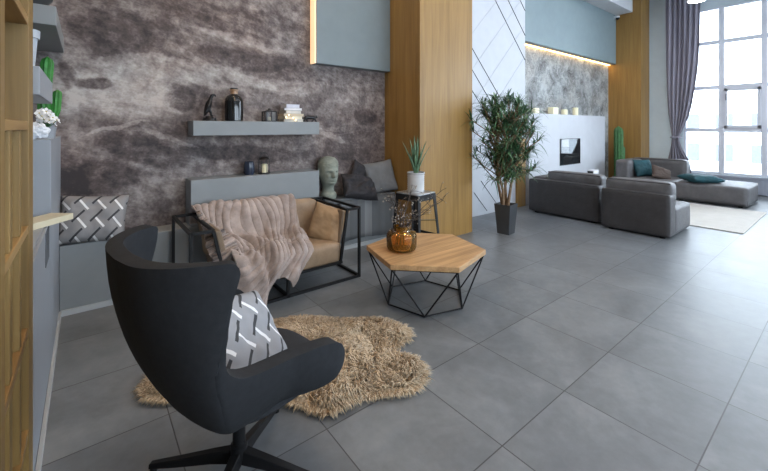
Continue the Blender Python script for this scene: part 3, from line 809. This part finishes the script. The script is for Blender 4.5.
# ------------------------------------------------------------------ sheepskin
RP = [(.24,2.45),(.25,2.55),(.33,2.67),(.60,2.76),(.85,2.85),(1.04,2.84),(1.33,2.72),(1.52,2.50),(1.68,2.40),(1.81,2.29),(1.86,2.09),(1.79,1.98),(1.57,1.94),(1.66,1.74),(1.58,1.60),(1.45,1.56),(1.33,1.62),(1.16,1.71),(.98,1.72),(.90,1.84),(.80,2.02),(.65,2.2),(.45,2.3),(.32,2.36)]
def inside(x, y):
    c_ = False; n = len(RP)
    for i in range(n):
        x1, y1 = RP[i]; x2, y2 = RP[(i+1) % n]
        if (y1 > y) != (y2 > y) and x < (x2-x1)*(y-y1)/(y2-y1)+x1: c_ = not c_
    return c_
def edge_d(x, y):
    best = 9; n = len(RP)
    for i in range(n):
        a = Vector(RP[i]); b_ = Vector(RP[(i+1) % n]); ab = b_-a; p = Vector((x,y))
        k = max(0, min(1, (p-a).dot(ab)/ab.length_squared)); d_ = (p-a-ab*k)
        if d_.length < best: best = d_.length; dv = d_
    return best, dv
rgt = thing('sheepskin_rug', (1.1, 2.2, 0), 'shaggy tan sheepskin rug on the tiles under the wing chair', 'rug')
OX, OY = 1.1, 2.2
obj('hide', MB().prism([(x-OX, y-OY) for x, y in RP], .003, .020), M['fur'], rgt)
rnd = random.Random(3); fm = MB(); cnt = 0
while cnt < 24000:
    x, y = rnd.uniform(.2,1.9), rnd.uniform(1.5,2.9)
    if not inside(x, y): continue
    d_, dv = edge_d(x, y)
    big = mnoise.noise(Vector((x*3.5, y*3.5, 0))); lock = mnoise.noise(Vector((x*14, y*14, 5)))
    # comb direction: flows outwards near the edges and in locks elsewhere
    ang = 6.28*mnoise.noise(Vector((x*2.2, y*2.2, 9)))*1.6 + rnd.gauss(0, .45) + lock*1.6
    dirv = Vector((cos(ang), sin(ang), 0))
    if d_ < .12 and dv.length > 1e-6:
        outw = Vector((-dv.x, -dv.y, 0)).normalized(); dirv = (dirv*(d_/.12*.8+.1) + outw*(1-d_/.12)).normalized()
    L = rnd.uniform(.045,.078)*(1+.35*big); up = rnd.uniform(.5,.95)*(1 if d_ > .05 else .55)
    h0 = .014 + .024*ss(0,.12,d_) + .020*big*ss(0,.08,d_) + .014*lock*ss(0,.08,d_)
    b0 = Vector((x-OX, y-OY, h0))
    side = Vector((-dirv.y, dirv.x, 0)); r0 = rnd.uniform(.0030,.0055)
    mid = b0 + dirv*L*.38 + Vector((0,0,L*.5*up)); tip = mid + dirv*L*.5 + Vector((0,0,L*(.12*up-.22)))
    tip.z = max(tip.z, .006)
    tip += side*rnd.uniform(-.012,.012)
    upv = Vector((0,0,1))
    ring = lambda c_, r_: [c_+side*r_, c_-side*r_*.5+upv*r_*.8-dirv*r_*.4, c_-side*r_*.5-upv*r_*.4+dirv*r_*.5]
    fm.add(ring(b0, r0)+ring(mid, r0*.85)+[tip], [(0,1,4,3),(1,2,5,4),(2,0,3,5),(3,4,6),(4,5,6),(5,3,6)])
    cnt += 1
pile = obj('wool_pile', fm, M['fur'], rgt, angle=180); pile['kind'] = 'stuff'

# ------------------------------------------------------------------ wing chair
CH = thing('wing_chair', (.51, 1.64, 0), 'charcoal wool wing chair on a black star base, seen from behind', 'chair', rz=R(11.6))
RIM = [(0,-1,0,1.065),(.12,-.98,.40,1.07),(.24,-.90,.74,1.075),(.32,-.83,.90,1.075),(.38,-.775,.965,1.068),(.425,-.745,.98,1.03),(.48,-.738,.985,.95),(.54,-.73,.988,.86),(.59,-.715,.99,.785),
       (.64,-.65,.995,.735),(.70,-.48,1.0,.70),(.80,-.07,1.0,.680),(.90,.30,1.0,.668),(.955,.50,1.0,.642),(1.0,.595,.95,.572)]
XT = [(0,0),(.04,.22),(.1,.40),(.2,.58),(.35,.73),(.53,.85),(.76,.955),(1,1),(1.2,1.0)]
YT = [(0,0),(.02,.3),(.06,.52),(.12,.70),(.24,.87),(.45,.96),(.7,.985),(1,1),(1.2,1.0)]
def shell_pt(s, v):
    sg = 1 if s >= 0 else -1; a = abs(s)
    X, Y, zr = cr(RIM, a); Y = max(Y, 0)
    zb = .392 + .035*ss(-.2, .6, X)
    z = zb + (zr-zb)*v**2.2; hh = (z-zb)/.68
    hh *= 1 + 2.2*ss(0,.6,X); fx = cr(XT, min(hh,1.1))[0]; fy = cr(YT, min(hh,1.1))[0]
    fx = lerp(fx, fy, ss(-.7, -.1, X))
    x0 = lerp(-.06, X*.43, ss(-.6, .1, X))
    x = x0 + (X*.42-x0)*fx + .40*(z-.74)*Y**4*ss(.66,.80,z)*(X < 0)
    return Vector((x, sg*Y*.372*fy, z))
sm = MB(); NS, NVv = 110, 22
sm.grid(lambda u, v: shell_pt(u*2-1, v*.999+.0), NS, NVv)
sh = obj('shell', sm, M['chair'], CH, angle=180)
bm = bmesh.new(); bm.from_mesh(sh.data); bmesh.ops.remove_doubles(bm, verts=bm.verts[:], dist=.0005)
bmesh.ops.recalc_face_normals(bm, faces=bm.faces[:]); bm.to_mesh(sh.data); bm.free()
q = sh.modifiers.new('pad', 'SOLIDIFY'); q.thickness = .054; q.offset = 0
q = sh.modifiers.new('round', 'BEVEL'); q.width = .022; q.segments = 4; q.limit_method = 'ANGLE'; q.angle_limit = R(50)
def seat_fn(sg):
    def f(u, v):
        r = u; a = v*2*pi
        rx = .31 if cos(a) > 0 else .27; ry = .285
        k = 2.6; ca, sa_ = cos(a), sin(a)
        den = (abs(ca)**k+abs(sa_)**k)**(1/k)
        x = rx*ca/den*r+.045; y = ry*sa_/den*r
        z = .445 + sg*.04*(max(0,1-r**6))**.5 + .02*(x)
        return (x, y, z)
    return f
sc_ = MB(); sc_.grid(seat_fn(1), 14, 64); sc_.grid(seat_fn(-1), 14, 64)
weld(obj('seat_cushion', sc_, M['seat'], CH, angle=180))
obj('stem', MB().lathe([(0,.105),(.034,.105),(.034,.16),(.026,.165),(.026,.345),(.055,.350),(.09,.368),(0,.368)]), M['black'], CH)
for k, a in enumerate((45,135,225,315)):
    a = R(a-11.6); c_, s_ = cos(a), sin(a); m = MB()
    prof = [(.02,.115,.024,.028),(.12,.095,.021,.022),(.28,.055,.018,.016),(.41,.026,.015,.010)]
    vs = []
    for r_, z_, w_, h_ in prof:
        for i, j in ((-1,-1),(1,-1),(.8,1),(-.8,1)): vs.append((r_*c_-i*w_*s_, r_*s_+i*w_*c_, z_+j*h_))
    fs = [(3,2,1,0),(12,13,14,15)]
    for i in range(3):
        for j in range(4): fs.append((i*4+j, i*4+(j+1)%4, i*4+4+(j+1)%4, i*4+4+j))
    m.add(vs, fs)
    lg = obj('leg', m, M['black'], CH, bevel=.004)
    obj('glide', MB().lathe([(0,0),(.016,0),(.014,.018),(0,.018)], (.395*c_, .395*s_, 0), 14), M['black'], lg)
put_pillow('patterned_pillow', .42, .40, .14, M['lat'], (.53, 1.66, .595), (R(46), R(14), R(30)), 'blue-grey lattice pillow sitting in the charcoal wing chair', 21, .014)

# ------------------------------------------------------------------ coffee table
CT = thing('coffee_table', (2.35, 2.39, 0), 'hexagonal wooden coffee table on a black wire base', 'table')
TZ = .445; TR = .525; tv = [R(a) for a in (-105,-45,15,75,135,195)]
top = [(TR*cos(a), TR*sin(a)) for a in tv]
obj('tabletop', MB().prism(top, TZ-.042, TZ), M['table'], CT, bevel=.004)
BR = .355; bv = [R(a) for a in (-135,-75,-15,45,105,165)]
wf = MB(); bs = [(BR*cos(a), BR*sin(a), .008) for a in bv]; tp = [(.505*cos(a), .505*sin(a), TZ-.046) for a in tv]
for k in range(6):
    wf.tube([bs[k], bs[(k+1)%6]], .0065, 8)
    wf.tube([tp[k], bs[k]], .0065, 8); wf.tube([tp[k], bs[(k+1)%6]], .0065, 8)
    wf.tube([tp[k], tp[(k+1)%6]], .0065, 8)
obj('wire_base', wf, M['black'], CT)
VX, VY = 2.145, 2.47
vz = thing('amber_vase', (VX, VY, TZ), 'round amber glass vase with dried twigs on the coffee table', 'vase')
obj('glass', MB().lathe([(0,.004),(.10,.003),(.122,.012),(.130,.035),(.132,.125),(.124,.152),(.098,.165),(.074,.168),(.070,.176),(.070,.205),(.074,.210),(.069,.211),(.065,.205),(.065,.175),(.092,.159),(.117,.147),(.125,.122),(.123,.038),(.116,.020),(.09,.011),(0,.010)], n=48), M['amber'], vz, angle=180)
rt = random.Random(12)
tips = [(.40,-.06,.46,1),(.30,-.20,.42,1),(.50,.0,.38,1),(.05,.16,.44,1),(-.08,.06,.46,0),(.10,-.02,.50,0),(.02,.04,.40,0),(.20,.08,.52,1),(.30,.14,.28,1)]
for k, (dx, dy, dz, br) in enumerate(tips):
    tw = MB(); p0 = Vector((-.06*dx/.4*rt.uniform(.5,1.3), -.05*dy/.2*rt.uniform(.2,.8), .03)); p1 = Vector((dx*.10, dy*.10, .20)); p2 = Vector((dx, dy, dz))
    pts = []
    for i in range(9):
        s_ = i/8
        q = p0*(1-s_)**2 + (p1*2 - (p0+p2)*.5)*2*s_*(1-s_) + p2*s_*s_
        pts.append(q + Vector((rt.uniform(-1,1), rt.uniform(-1,1), rt.uniform(-1,1)))*.006)
    # keep twig inside the neck
    kneck = min(range(9), key=lambda i: abs(pts[i].z-.20))
    off = Vector((p1.x-pts[kneck].x, p1.y-pts[kneck].y, 0)); pts = [q + off for q in pts]
    for i in range(9):
        if pts[i].z < .2:
            r_ = sqrt(pts[i].x**2+pts[i].y**2)
            if r_ > .05: pts[i].x *= .05/r_; pts[i].y *= .05/r_
    tw.tube(pts, [lerp(.0046,.0024,i/8) for i in range(9)], 5)
    for i in range(4, 9):
        for _ in range(2 if br else 3):
            dv = Vector((rt.uniform(-1,1)+dx*1.5, rt.uniform(-1,1)+dy, rt.uniform(-.4,.9))).normalized()*rt.uniform(.04,.11)
            e_ = pts[i]+dv; tw.tube([pts[i], pts[i]+dv*.5+Vector((0,0,.006)), e_], [.0022,.0018,.0014], 4)
            for _b in range(2):
                c_ = e_ + Vector((rt.uniform(-1,1), rt.uniform(-1,1), rt.uniform(-1,1)))*.012
                rr = rt.uniform(.004,.009) if not br else rt.uniform(.002,.005)
                tw.lathe([(0,-rr),(rr,0),(0,rr*1.3)], c_, 6, 1)
    o = obj('dried_twig', tw, [M['twig'], M['drybud']], loc=(VX, VY, TZ))
    tag(o, 'thin dried twig standing in the amber vase', 'twig', 'dried twigs in the amber vase')

# ------------------------------------------------------------------ stool with aloe
ST = thing('metal_stool', (3.035, 3.24, 0), 'black metal bar stool in front of the pillar, holding an aloe', 'stool', rz=R(8))
SH = .755
obj('seat', MB().soft(-.165,.165,-.165,.165,SH-.02,SH,.018,0,6), M['steel'], ST, angle=180)
ap = MB()
for i in (-1,1):
    ap.box(-.16,.16,i*.158-.006,i*.158+.006,SH-.085,SH-.015); ap.box(i*.158-.006,i*.158+.006,-.16,.16,SH-.085,SH-.015)
obj('apron', ap, M['blackm'], ST)
for i in (-1,1):
    for j in (-1,1):
        obj('leg', MB().add([(i*.165,j*.165,SH-.02),(i*.115,j*.165,SH-.02),(i*.165,j*.115,SH-.02),(i*.215,j*.215,0),(i*.185,j*.215,0),(i*.215,j*.185,0),
                             (i*.155,j*.155,SH-.02),(i*.207,j*.207,0)], [(0,1,4,3),(0,3,5,2),(1,6,7,4),(2,5,7,6),(0,2,6,1),(3,4,7,5)]), M['blackm'], ST)
br_ = MB()
br_.bar((-.175,-.175,.42),(.175,.175,.42),.02,.006); br_.bar((-.175,.175,.42),(.175,-.175,.42),.02,.006)
for i in (-1,1):
    br_.bar((-.19,i*.19,.24),(.19,i*.19,.24),.008,.03); br_.bar((i*.19,-.19,.24),(i*.19,.19,.24),.008,.03)
obj('brace', br_, M['blackm'], ST)
al = thing('potted_aloe', (3.035, 3.24, SH), 'aloe in a pale ribbed pot standing on the metal stool', 'potted plant')
pp = [(0,0),(.092,0),(.098,.01)]
for k in range(8): pp += [(.100,.02+k*.024),(.096,.032+k*.024)]
pp += [(.104,.215),(.104,.228),(.094,.228),(.09,.205),(0,.205)]
obj('pot', MB().lathe(pp, n=40), M['pot_white'], al)
obj('soil', MB().lathe([(0,.212),(.09,.208),(0,.206)]), M['soil'], al)
lv = MB(); ra = random.Random(4)
def fat_leaf(m, base, a, L, lean, w, mi=0):
    n = 9
    for sgn in (1,):
        rows = []
        for i in range(n):
            s_ = i/(n-1); out = lean*L*(s_**1.3); z_ = L*s_*sqrt(max(.1, 1-(lean*s_)**2*.5))
            c_ = Vector((base[0]+cos(a)*out, base[1]+sin(a)*out, base[2]+z_)); ww = w*(1-s_**1.8)+.0008
            sd = Vector((-sin(a), cos(a), 0)); nr = Vector((cos(a), sin(a), -.3)).normalized()
            rows.append([c_+sd*ww, c_+nr*ww*.6, c_-sd*ww, c_-nr*ww*.15])
        b0 = len(m.v)
        vs = [p for r_ in rows for p in r_]
        fs = [(i*4+j, i*4+(j+1)%4, i*4+4+(j+1)%4, i*4+4+j) for i in range(n-1) for j in range(4)]
        m.add(vs, fs, mi)
for k in range(20):
    a = k*2.4+ra.uniform(-.2,.2); t_ = k/20
    fat_leaf(lv, (cos(a)*.012, sin(a)*.012, .205), a, ra.uniform(.32,.50)*(1-.15*t_), lerp(.08,.50,t_), .021)
obj('leaves', lv, M['aloe'], al, angle=180)

# ------------------------------------------------------------------ tall dracaena
DR = thing('potted_dracaena', (4.71, 3.15, 0), 'tall bushy dracaena in a tapered anthracite planter beside the white wall', 'potted plant', rz=R(7))
def frust(w0, w1, z0, z1, m):
    vs = [(i*w0/2, j*w0/2, z0) for i, j in ((-1,-1),(1,-1),(1,1),(-1,1))] + [(i*w1/2, j*w1/2, z1) for i, j in ((-1,-1),(1,-1),(1,1),(-1,1))]
    return m.add(vs, [(0,1,5,4),(1,2,6,5),(2,3,7,6),(3,0,4,7)])
pm = MB(); frust(.175, .24, 0, .42, pm); frust(.22, .17, .42, .30, pm)
vs = [(i*.0875, j*.0875, 0) for i, j in ((-1,-1),(1,-1),(1,1),(-1,1))]; pm.add(vs, [(3,2,1,0)])
w0, w1 = .12, .11
pm.add([(i*w0, j*w0, .42) for i, j in ((-1,-1),(1,-1),(1,1),(-1,1))]+[(i*w1, j*w1, .42) for i, j in ((-1,-1),(1,-1),(1,1),(-1,1))], [(0,1,5,4),(1,2,6,5),(2,3,7,6),(3,0,4,7)])
obj('planter', pm, M['pot_dark'], DR)
obj('soil', MB().box(-.09,.09,-.09,.09,.36,.385), M['soil'], DR)
rd = random.Random(9)
trunks = [[(.03,.0,.38),(.04,.03,.65),(.09,.0,.95),(.12,.02,1.25),(.10,.0,1.6)],[(-.04,.02,.38),(-.09,.0,.62),(-.14,.05,.9),(-.20,.02,1.2),(-.22,.0,1.5)],
          [(.0,-.03,.38),(.06,-.05,.7),(.14,-.09,1.0),(.22,-.12,1.3),(.28,-.1,1.45)],[(-.02,.04,.38),(-.04,.1,.7),(-.02,.15,1.1),(.0,.14,1.5),(.02,.12,1.8)],[(.04,.03,.38),(.02,.02,.8),(-.06,-.06,1.2),(-.10,-.1,1.6)]]
fol = MB(); heads = []
for tr in trunks:
    tr = [Vector(p) for p in tr]
    obj('trunk', MB().tube(tr, [lerp(.021,.010,i/(len(tr)-1)) for i in range(len(tr))], 9), M['trunk'], DR)
    heads.append((tr[-1]+Vector((0,0,.02)), Vector((0,0,1))))
brm = MB()
for k in range(150):
    tr = trunks[rd.randrange(5)]; i = rd.randrange(1, len(tr)-1); b0 = Vector(tr[i]).lerp(Vector(tr[i+1]), rd.random())
    if b0.z < .66: b0.z += .25
    zc = b0.z
    a = rd.uniform(0, 6.28); rr = rd.uniform(.08,.46)*(1-.5*max(0, (zc-1.35)/.6))*(.85 if zc < .95 else 1)
    e_ = b0 + Vector((cos(a)*rr, sin(a)*rr, rd.uniform(.10,.42)*(1 if zc > .9 else .6)))
    e_.z += .06; e_.z = min(e_.z, 2.08-.9*(Vector((e_.x,e_.y)).length)**1.4)
    brm.tube([b0, (b0+e_)/2+Vector((0,0,-.02)), e_], [.009,.007,.006], 6); heads.append((e_, (e_-b0).normalized()))
for k in range(30):
    tr = trunks[rd.randrange(5)]; b0 = Vector(tr[1]).lerp(Vector(tr[2]), rd.uniform(.35,1)); a = rd.uniform(0, 6.28); rr = rd.uniform(.10,.34)
    e_ = Vector((b0.x*.6+cos(a)*rr, b0.y*.6+sin(a)*rr, rd.uniform(.80,1.22)))
    brm.tube([b0, (b0+e_)/2+Vector((0,0,-.02)), e_], [.007,.006,.005], 6); heads.append((e_, Vector((cos(a),sin(a),.4)).normalized()))
obj('branches', brm, M['trunk'], DR)
def strap(m, c_, d, L, w, droop, mi):
    d = d.normalized(); sd = d.cross(Vector((0,0,1)))
    sd = sd.normalized() if sd.length > .05 else Vector((1,0,0))
    rows = []; n = 5
    for i in range(n):
        s_ = i/(n-1); p = c_ + d*L*s_ + Vector((0,0,-droop*L*s_*s_))
        ww = w*(.55+1.1*s_-1.65*s_*s_+.0)*1.0 if s_ < 1 else .0008
        ww = max(ww, .0008); up = sd.cross(d).normalized()*ww*.35
        rows.append((p-sd*ww+up, p, p+sd*ww+up))
    vs = [q for r_ in rows for q in r_]
    m.add(vs, [(i*3+j, i*3+j+1, i*3+3+j+1, i*3+3+j) for i in range(n-1) for j in range(2)], mi)
for h, ax in heads:
    for k in range(rd.randrange(15, 23)):
        a = rd.uniform(0, 6.28); el = rd.uniform(-.25, 1.25)
        d = Vector((cos(a)*cos(el), sin(a)*cos(el), sin(el))) + ax*.5
        strap(fol, h - ax*rd.uniform(0,.10), d, rd.uniform(.15,.28), rd.uniform(.009,.014), rd.uniform(.15,.8), 1 if rd.random() < .3 else 0)
obj('foliage', fol, [M['leaf'], M['leaf2']], DR, angle=180)

# ------------------------------------------------------------------ fireplace wall unit
FP = thing('fireplace_unit', (8.5, 4.12, 0), 'broad white freestanding partition with a glass screen before the stone wall', 'fireplace')
fx0, fx1, fy0, fy1, ft = -1.75, 1.75, -.12, .12, 1.79
nx0, nx1, nz0, nz1 = -.55, .39, .69, 1.265
m = MB(); m.box(fx0,nx0,fy0,fy1,0,ft); m.box(nx1,fx1,fy0,fy1,0,ft); m.box(nx0,nx1,fy0,fy1,0,nz0); m.box(nx0,nx1,fy0,fy1,nz1,ft); m.box(nx0,nx1,fy1-.03,fy1,nz0,nz1)
obj('surround', m, M['panel'], FP)
obj('screen', MB().box(nx0+.01,nx1-.01,fy0+.002,fy0+.014,nz0+.01,nz1-.01), M['screen'], FP)
fm2 = MB(); fm2.box(nx0,nx0+.012,fy0-.008,fy0+.02,nz0,nz1); fm2.box(nx1-.012,nx1,fy0-.008,fy0+.02,nz0,nz1); fm2.box(nx0,nx1,fy0-.008,fy0+.02,nz0,nz0+.012); fm2.box(nx0,nx1,fy0-.008,fy0+.02,nz1-.012,nz1)
obj('screen_frame', fm2, M['black'], FP)
for k, (x_, w_, h_, lb) in enumerate(((7.14,.17,.115,'wide cream block candle leftmost on the white partition, behind the plant'),(7.885,.23,.155,'widest cream block candle second from left on the white partition'),
                                     (8.38,.13,.125,'short cream pillar candle second from right on the white partition'),(8.90,.12,.18,'tall slim cream pillar candle rightmost on the white partition'))):
    t = thing('pillar_candle', (x_, 4.11, ft), lb, 'candle', 'cream candles along the white partition top')
    if k < 2: obj('wax', MB().soft(-w_/2,w_/2,-.06,.06,0,h_,.012,0,5), M['candlew'], t, angle=180)
    else: obj('wax', MB().lathe([(0,0),(w_/2,0),(w_/2,h_-.008),(w_/2-.01,h_),(w_/2-.02,h_-.01),(0,h_-.012)]), M['candlew'], t)
    obj('wick', MB().tube([(0,0,h_-.02),(.002,0,h_+.012)], .002, 5), M['black'], t)
t = thing('floor_cactus', (10.72, 3.86, 0), 'tall green column cactus standing between the white partition and far pillar', 'potted plant')
obj('pot', MB().lathe([(0,0),(.11,0),(.14,.26),(.13,.265),(.12,.24),(0,.24)]), M['pot_dark'], t)
obj('stem', cactus_stem([(0,0,.23),(0,0,.8),(-.01,0,1.55)], .095, 9), M['cactus'], t)
obj('stem', cactus_stem([(.08,-.02,.23),(.13,-.02,.6),(.14,-.02,1.05)], .07, 9), M['cactus'], t)
t = thing('side_table', (8.50, 3.55, 0), 'low white side table by the partition, mostly hidden behind the grey sofa', 'table')
obj('top', MB().box(-.2,.2,-.2,.2,.42,.445), M['white'], t, bevel=.004)
for i in (-1,1):
    for j in (-1,1): obj('leg', MB().box(i*.17-.015,i*.17+.015,j*.17-.015,j*.17+.015,0,.42), M['white'], t)
t = thing('small_speaker', (8.48, 3.55, .445), 'small white box with dark front on the side table behind the sofa', 'speaker')
obj('body', MB().box(-.12,.12,-.07,.07,0,.16), M['white'], t, bevel=.008)
obj('front', MB().box(-.126,-.12,-.055,.055,.015,.145), M['black'], t)

# ------------------------------------------------------------------ grey modular sofas
def feet(t, pts, s_=.03):
    for x_, y_ in pts: obj('foot', MB().box(x_-s_,x_+s_,y_-s_,y_+s_,0,.03), M['black'], t)
def seams(t, x, y0, y1, z):  # piping along a back's upper edge
    obj('piping', MB().tube([(x,y0,z),(x,y1,z)], .006, 6), M['seam'], t)
def back_module(loc, wy, label, arm=False):
    t = thing('sofa_module', loc, label, 'sofa', None)
    obj('base', MB().soft(.01,.99,-wy/2+.01,wy/2-.01,.022,.14,.02,.0,8), M['sofa'], t, angle=180)
    obj('seat_cushion', MB().soft(.24,1.0,-wy/2+(.24 if False else 0),wy/2-(.26 if arm else 0),.05,.395,.035,.010,10), M['sofal'], t, angle=180)
    obj('backrest', MB().soft(0,.24,-wy/2,wy/2,.025,.595,.025,.006,10), M['sofa'], t, angle=180)
    obj('back_cushion', MB().soft(.12,.36,-wy/2+.015,wy/2-(.28 if arm else .015),.40,.745,.05,.012,10), M['sofal'], t, angle=180)
    obj('piping', MB().tube([(.135,-wy/2+.03,.735),(.135,wy/2-(.30 if arm else .03),.735)], .007, 6), M['seam'], t)
    obj('piping', MB().tube([(.008,-wy/2+.02,.585),(.008,wy/2-.02,.585)], .006, 6), M['seam'], t)
    if arm: obj('armrest', MB().soft(.10,1.0,wy/2-.26,wy/2,.05,.625,.045,.008,8), M['sofa'], t, angle=180)
    feet(t, [(.08,-wy/2+.10),(.08,wy/2-.12),(.9,-wy/2+.10),(.9,wy/2-.12)])
    return t
back_module((6.24, 3.12, 0), 1.18, 'left grey suede sofa module with its back to the camera', True)
back_module((6.10, 2.01, 0), .86, 'right grey suede sofa module with its back to the camera')
# far corner sofa
t = thing('chaise_module', (9.58, 1.86, 0), 'long low grey chaise module near the windows, teal cushion on it', 'sofa')
obj('base', MB().soft(.02,1.18,-.56,.55,.022,.14,.02,.0,8), M['sofa'], t, angle=180)
obj('seat_cushion', MB().soft(0,1.2,-.56,.55,.045,.385,.04,.015,10), M['sofal'], t, angle=180)
feet(t, [(.1,-.45),(1.1,-.45),(.1,.45),(1.1,.45)])
t = thing('corner_module', (9.58, 2.97, 0), 'grey corner sofa module with low back and arm by the curtain', 'sofa')
obj('base', MB().soft(.02,1.18,-.555,.56,.022,.14,.02,.0,8), M['sofa'], t, angle=180)
obj('seat_cushion', MB().soft(0,.95,-.555,.28,.045,.385,.04,.015,10), M['sofal'], t, angle=180)
obj('backrest', MB().soft(.90,1.2,-.555,.56,.05,.775,.05,.01,10), M['sofal'], t, angle=180)
obj('armrest', MB().soft(0,.90,.28,.56,.05,.765,.05,.01,10), M['sofal'], t, angle=180)
obj('piping', MB().tube([(.91,-.54,.765),(.91,.5,.765)], .007, 6), M['seam'], t)
feet(t, [(.1,-.45),(1.1,-.45),(.1,.45),(1.1,.45)])
put_pillow('teal_pillow', .62, .50, .16, M['teal'], (9.86, 2.04, .468), (R(0), R(3), R(-40)), 'dark teal pillow lying flat on the chaise by the window', 31, .012)
put_pillow('teal_pillow', .44, .42, .15, M['teal'], (10.02, 3.10, .585), (R(62), R(0), R(-35)), 'dark teal pillow standing upright in the corner of the far sofa', 33, .012)
put_pillow('brown_pillow', .40, .34, .13, M['brownp'], (9.90, 2.72, .50), (R(48), R(20), R(-50)), 'small brown pillow in front of the upright teal pillow', 35, .012)
t = obj('area_rug', MB().box(7.28, 9.40, 1.03, 3.20, .001, .014), M['rug'], bevel=.004)
tag(t, 'flat cream rug between the two grey sofas', 'rug')

# ------------------------------------------------------------------ curtain
CU = thing('curtain', (11.5, 2.75, 0), 'long mauve-grey curtain tied back at the left of the tall window', 'curtain')
Lp = [(0,.33),(.45,.32),(1.0,.22),(1.27,.19),(1.6,.24),(2.2,.29),(3.2,.31),(4.8,.31)]
Rp = [(0,-.25),(.45,-.20),(.72,-.15),(1.0,-.02),(1.27,.03),(1.45,-.03),(1.8,-.15),(2.2,-.23),(3.1,-.33),(4.8,-.37)]
cm = MB()
def cf(u, v):
    z = .03+v*4.72; l, = cr(Lp, z); r_, = cr(Rp, z)
    wv = sin(u*2*pi*6.5 + .5*sin(z*.8)) ; amp = .034*min(1, (l-r_)/.5)+.012
    pinch = exp(-((z-1.27)/.2)**2)
    return (wv*amp - .03*pinch + .02*sin(u*11+z), lerp(l, r_, u), z)
cm.grid(cf, 150, 60)
obj('drape', cm, M['curtain'], CU, solid=.006, angle=180)
tb = MB(); tb.tube([(.085*cos(a), .11+.105*sin(a), 1.27) for a in [i*2*pi/24 for i in range(25)]], .018, 8)
obj('tieback', tb, M['curtain'], CU, angle=180)
rod = obj('curtain_rod', MB().tube([(11.5,3.2,4.78),(11.5,-3.7,4.78)], .016, 10), M['steel'])
tag(rod, 'slim steel curtain rod high along the tall window wall', 'curtain rod')

# ------------------------------------------------------------------ pendant lamp, added ceiling fill lights, camera
LP = thing('pendant_lamp', (8.9, 1.9, 3.86), 'white round pendant lamp hanging near the curtain top', 'lamp')
obj('shade', MB().lathe([(.13,.0),(.135,.01),(.135,.16),(.10,.19),(0,.195),(0,.185),(.095,.18),(.127,.155),(.127,.0)], cap=False), M['white'], LP)
obj('diffuser', MB().lathe([(0,.004),(.126,.004),(.126,.012),(0,.012)]), M['lampw'], LP)
obj('cord', MB().tube([(0,0,.19),(0,0,CEIL-3.86)], .004, 6), M['black'], LP)
for x_ in (.9, 3.6, 6.2, 8.8):  # unseen grid of ceiling lights, added to fill the room with light
    for y_ in ((-2.4, .6, 2.6, 3.85) if x_ < 2 else (-2.4, .6, 2.6)):
        warm = x_ < 2
        t = thing('ceiling_fill_light', (x_, y_, CEIL), ('warm ' if warm else 'neutral white ')+'round recessed fill light added out of view', 'ceiling light', 'added warm fill lights' if warm else 'added white fill lights')
        obj('ring', MB().lathe([(.14,-.001),(.16,-.012),(.16,0),(.14,0)], cap=False), M['white'], t)
        obj('diffuser', MB().lathe([(0,-.006),(.14,-.006),(.14,-.001),(0,-.001)]), M['fillwarm'] if warm else M['lampw'], t)
sc2 = thing('security_camera', (10.98, 4.02, 4.40), 'small white dome camera beneath the ceiling by the far pillar', 'camera')
obj('bracket', MB().box(-.03,.03,-.01,.04,-.02,.06), M['white'], sc2)
obj('dome', MB().lathe([(0,-.055),(.035,-.04),(.05,0),(.05,.03),(0,.03)], (0,-.04,0)), M['black'], sc2)
obj('housing', MB().tube([(0,-.04,.0),(0,-.04,.045)], .054, 18), M['white'], sc2)

# ------------------------------------------------------------------ outside the windows
struct('ground_outside', MB().box(XW+.4, 90, -60, 60, -3.2, -3.0), M['snow'])
bl = thing('apartment_building', (46, 8, -3), 'pale apartment block faintly visible through the tall windows', 'building')
obj('walls', MB().box(0, 10, -22, 14, 0, 7.2), M['outside'], bl)
for i in range(14):
    for j in range(2):
        obj('window', MB().box(-.05, .02, -20+i*2.4, -18.8+i*2.4, 1.4+j*2.8, 3.0+j*2.8), M['outwin'], bl)

# ------------------------------------------------------------------ light
W = bpy.data.worlds.new('overcast_sky'); SC.world = W; W.use_nodes = True
nt = W.node_tree; bg = nt.nodes['Background']
bg.inputs[0].default_value = (.74,.87,1.0,1); bg.inputs[1].default_value = 8.0
def portal(name, loc, rot, sx, sy):
    l = bpy.data.lights.new(name, 'AREA'); l.shape = 'RECTANGLE'; l.size = sx; l.size_y = sy; l.cycles.is_portal = True
    o = bpy.data.objects.new(name, l); COL.objects.link(o); o.location = loc; o.rotation_euler = rot
portal('window_portal', (XW+.16, (WY0+WY1)/2, (WZ0+WZ1)/2), (0, R(90), 0), WZ1-WZ0, WY1-WY0)
for a, b_ in segs: portal('window_portal', ((a+b_)/2, YB-.16, (ZB0+ZB1)/2), (R(90), 0, 0), b_-a, ZB1-ZB0)

# ------------------------------------------------------------------ camera and view
cd = bpy.data.cameras.new('camera'); cam = bpy.data.objects.new('camera', cd); COL.objects.link(cam)
cam.location = (0, 0, 1.5); cam.rotation_euler = (R(90), 0, R(-38.3))
cd.sensor_width = 36; cd.lens = 36*377/768; cd.shift_y = -(235.5-128)/768; cd.clip_start = .02; cd.clip_end = 300
SC.camera = cam
SC.view_settings.view_transform = 'Standard'; SC.view_settings.look = 'None'; SC.view_settings.gamma = 1
SC.view_settings.use_curve_mapping = False; SC.view_settings.exposure = 0.35
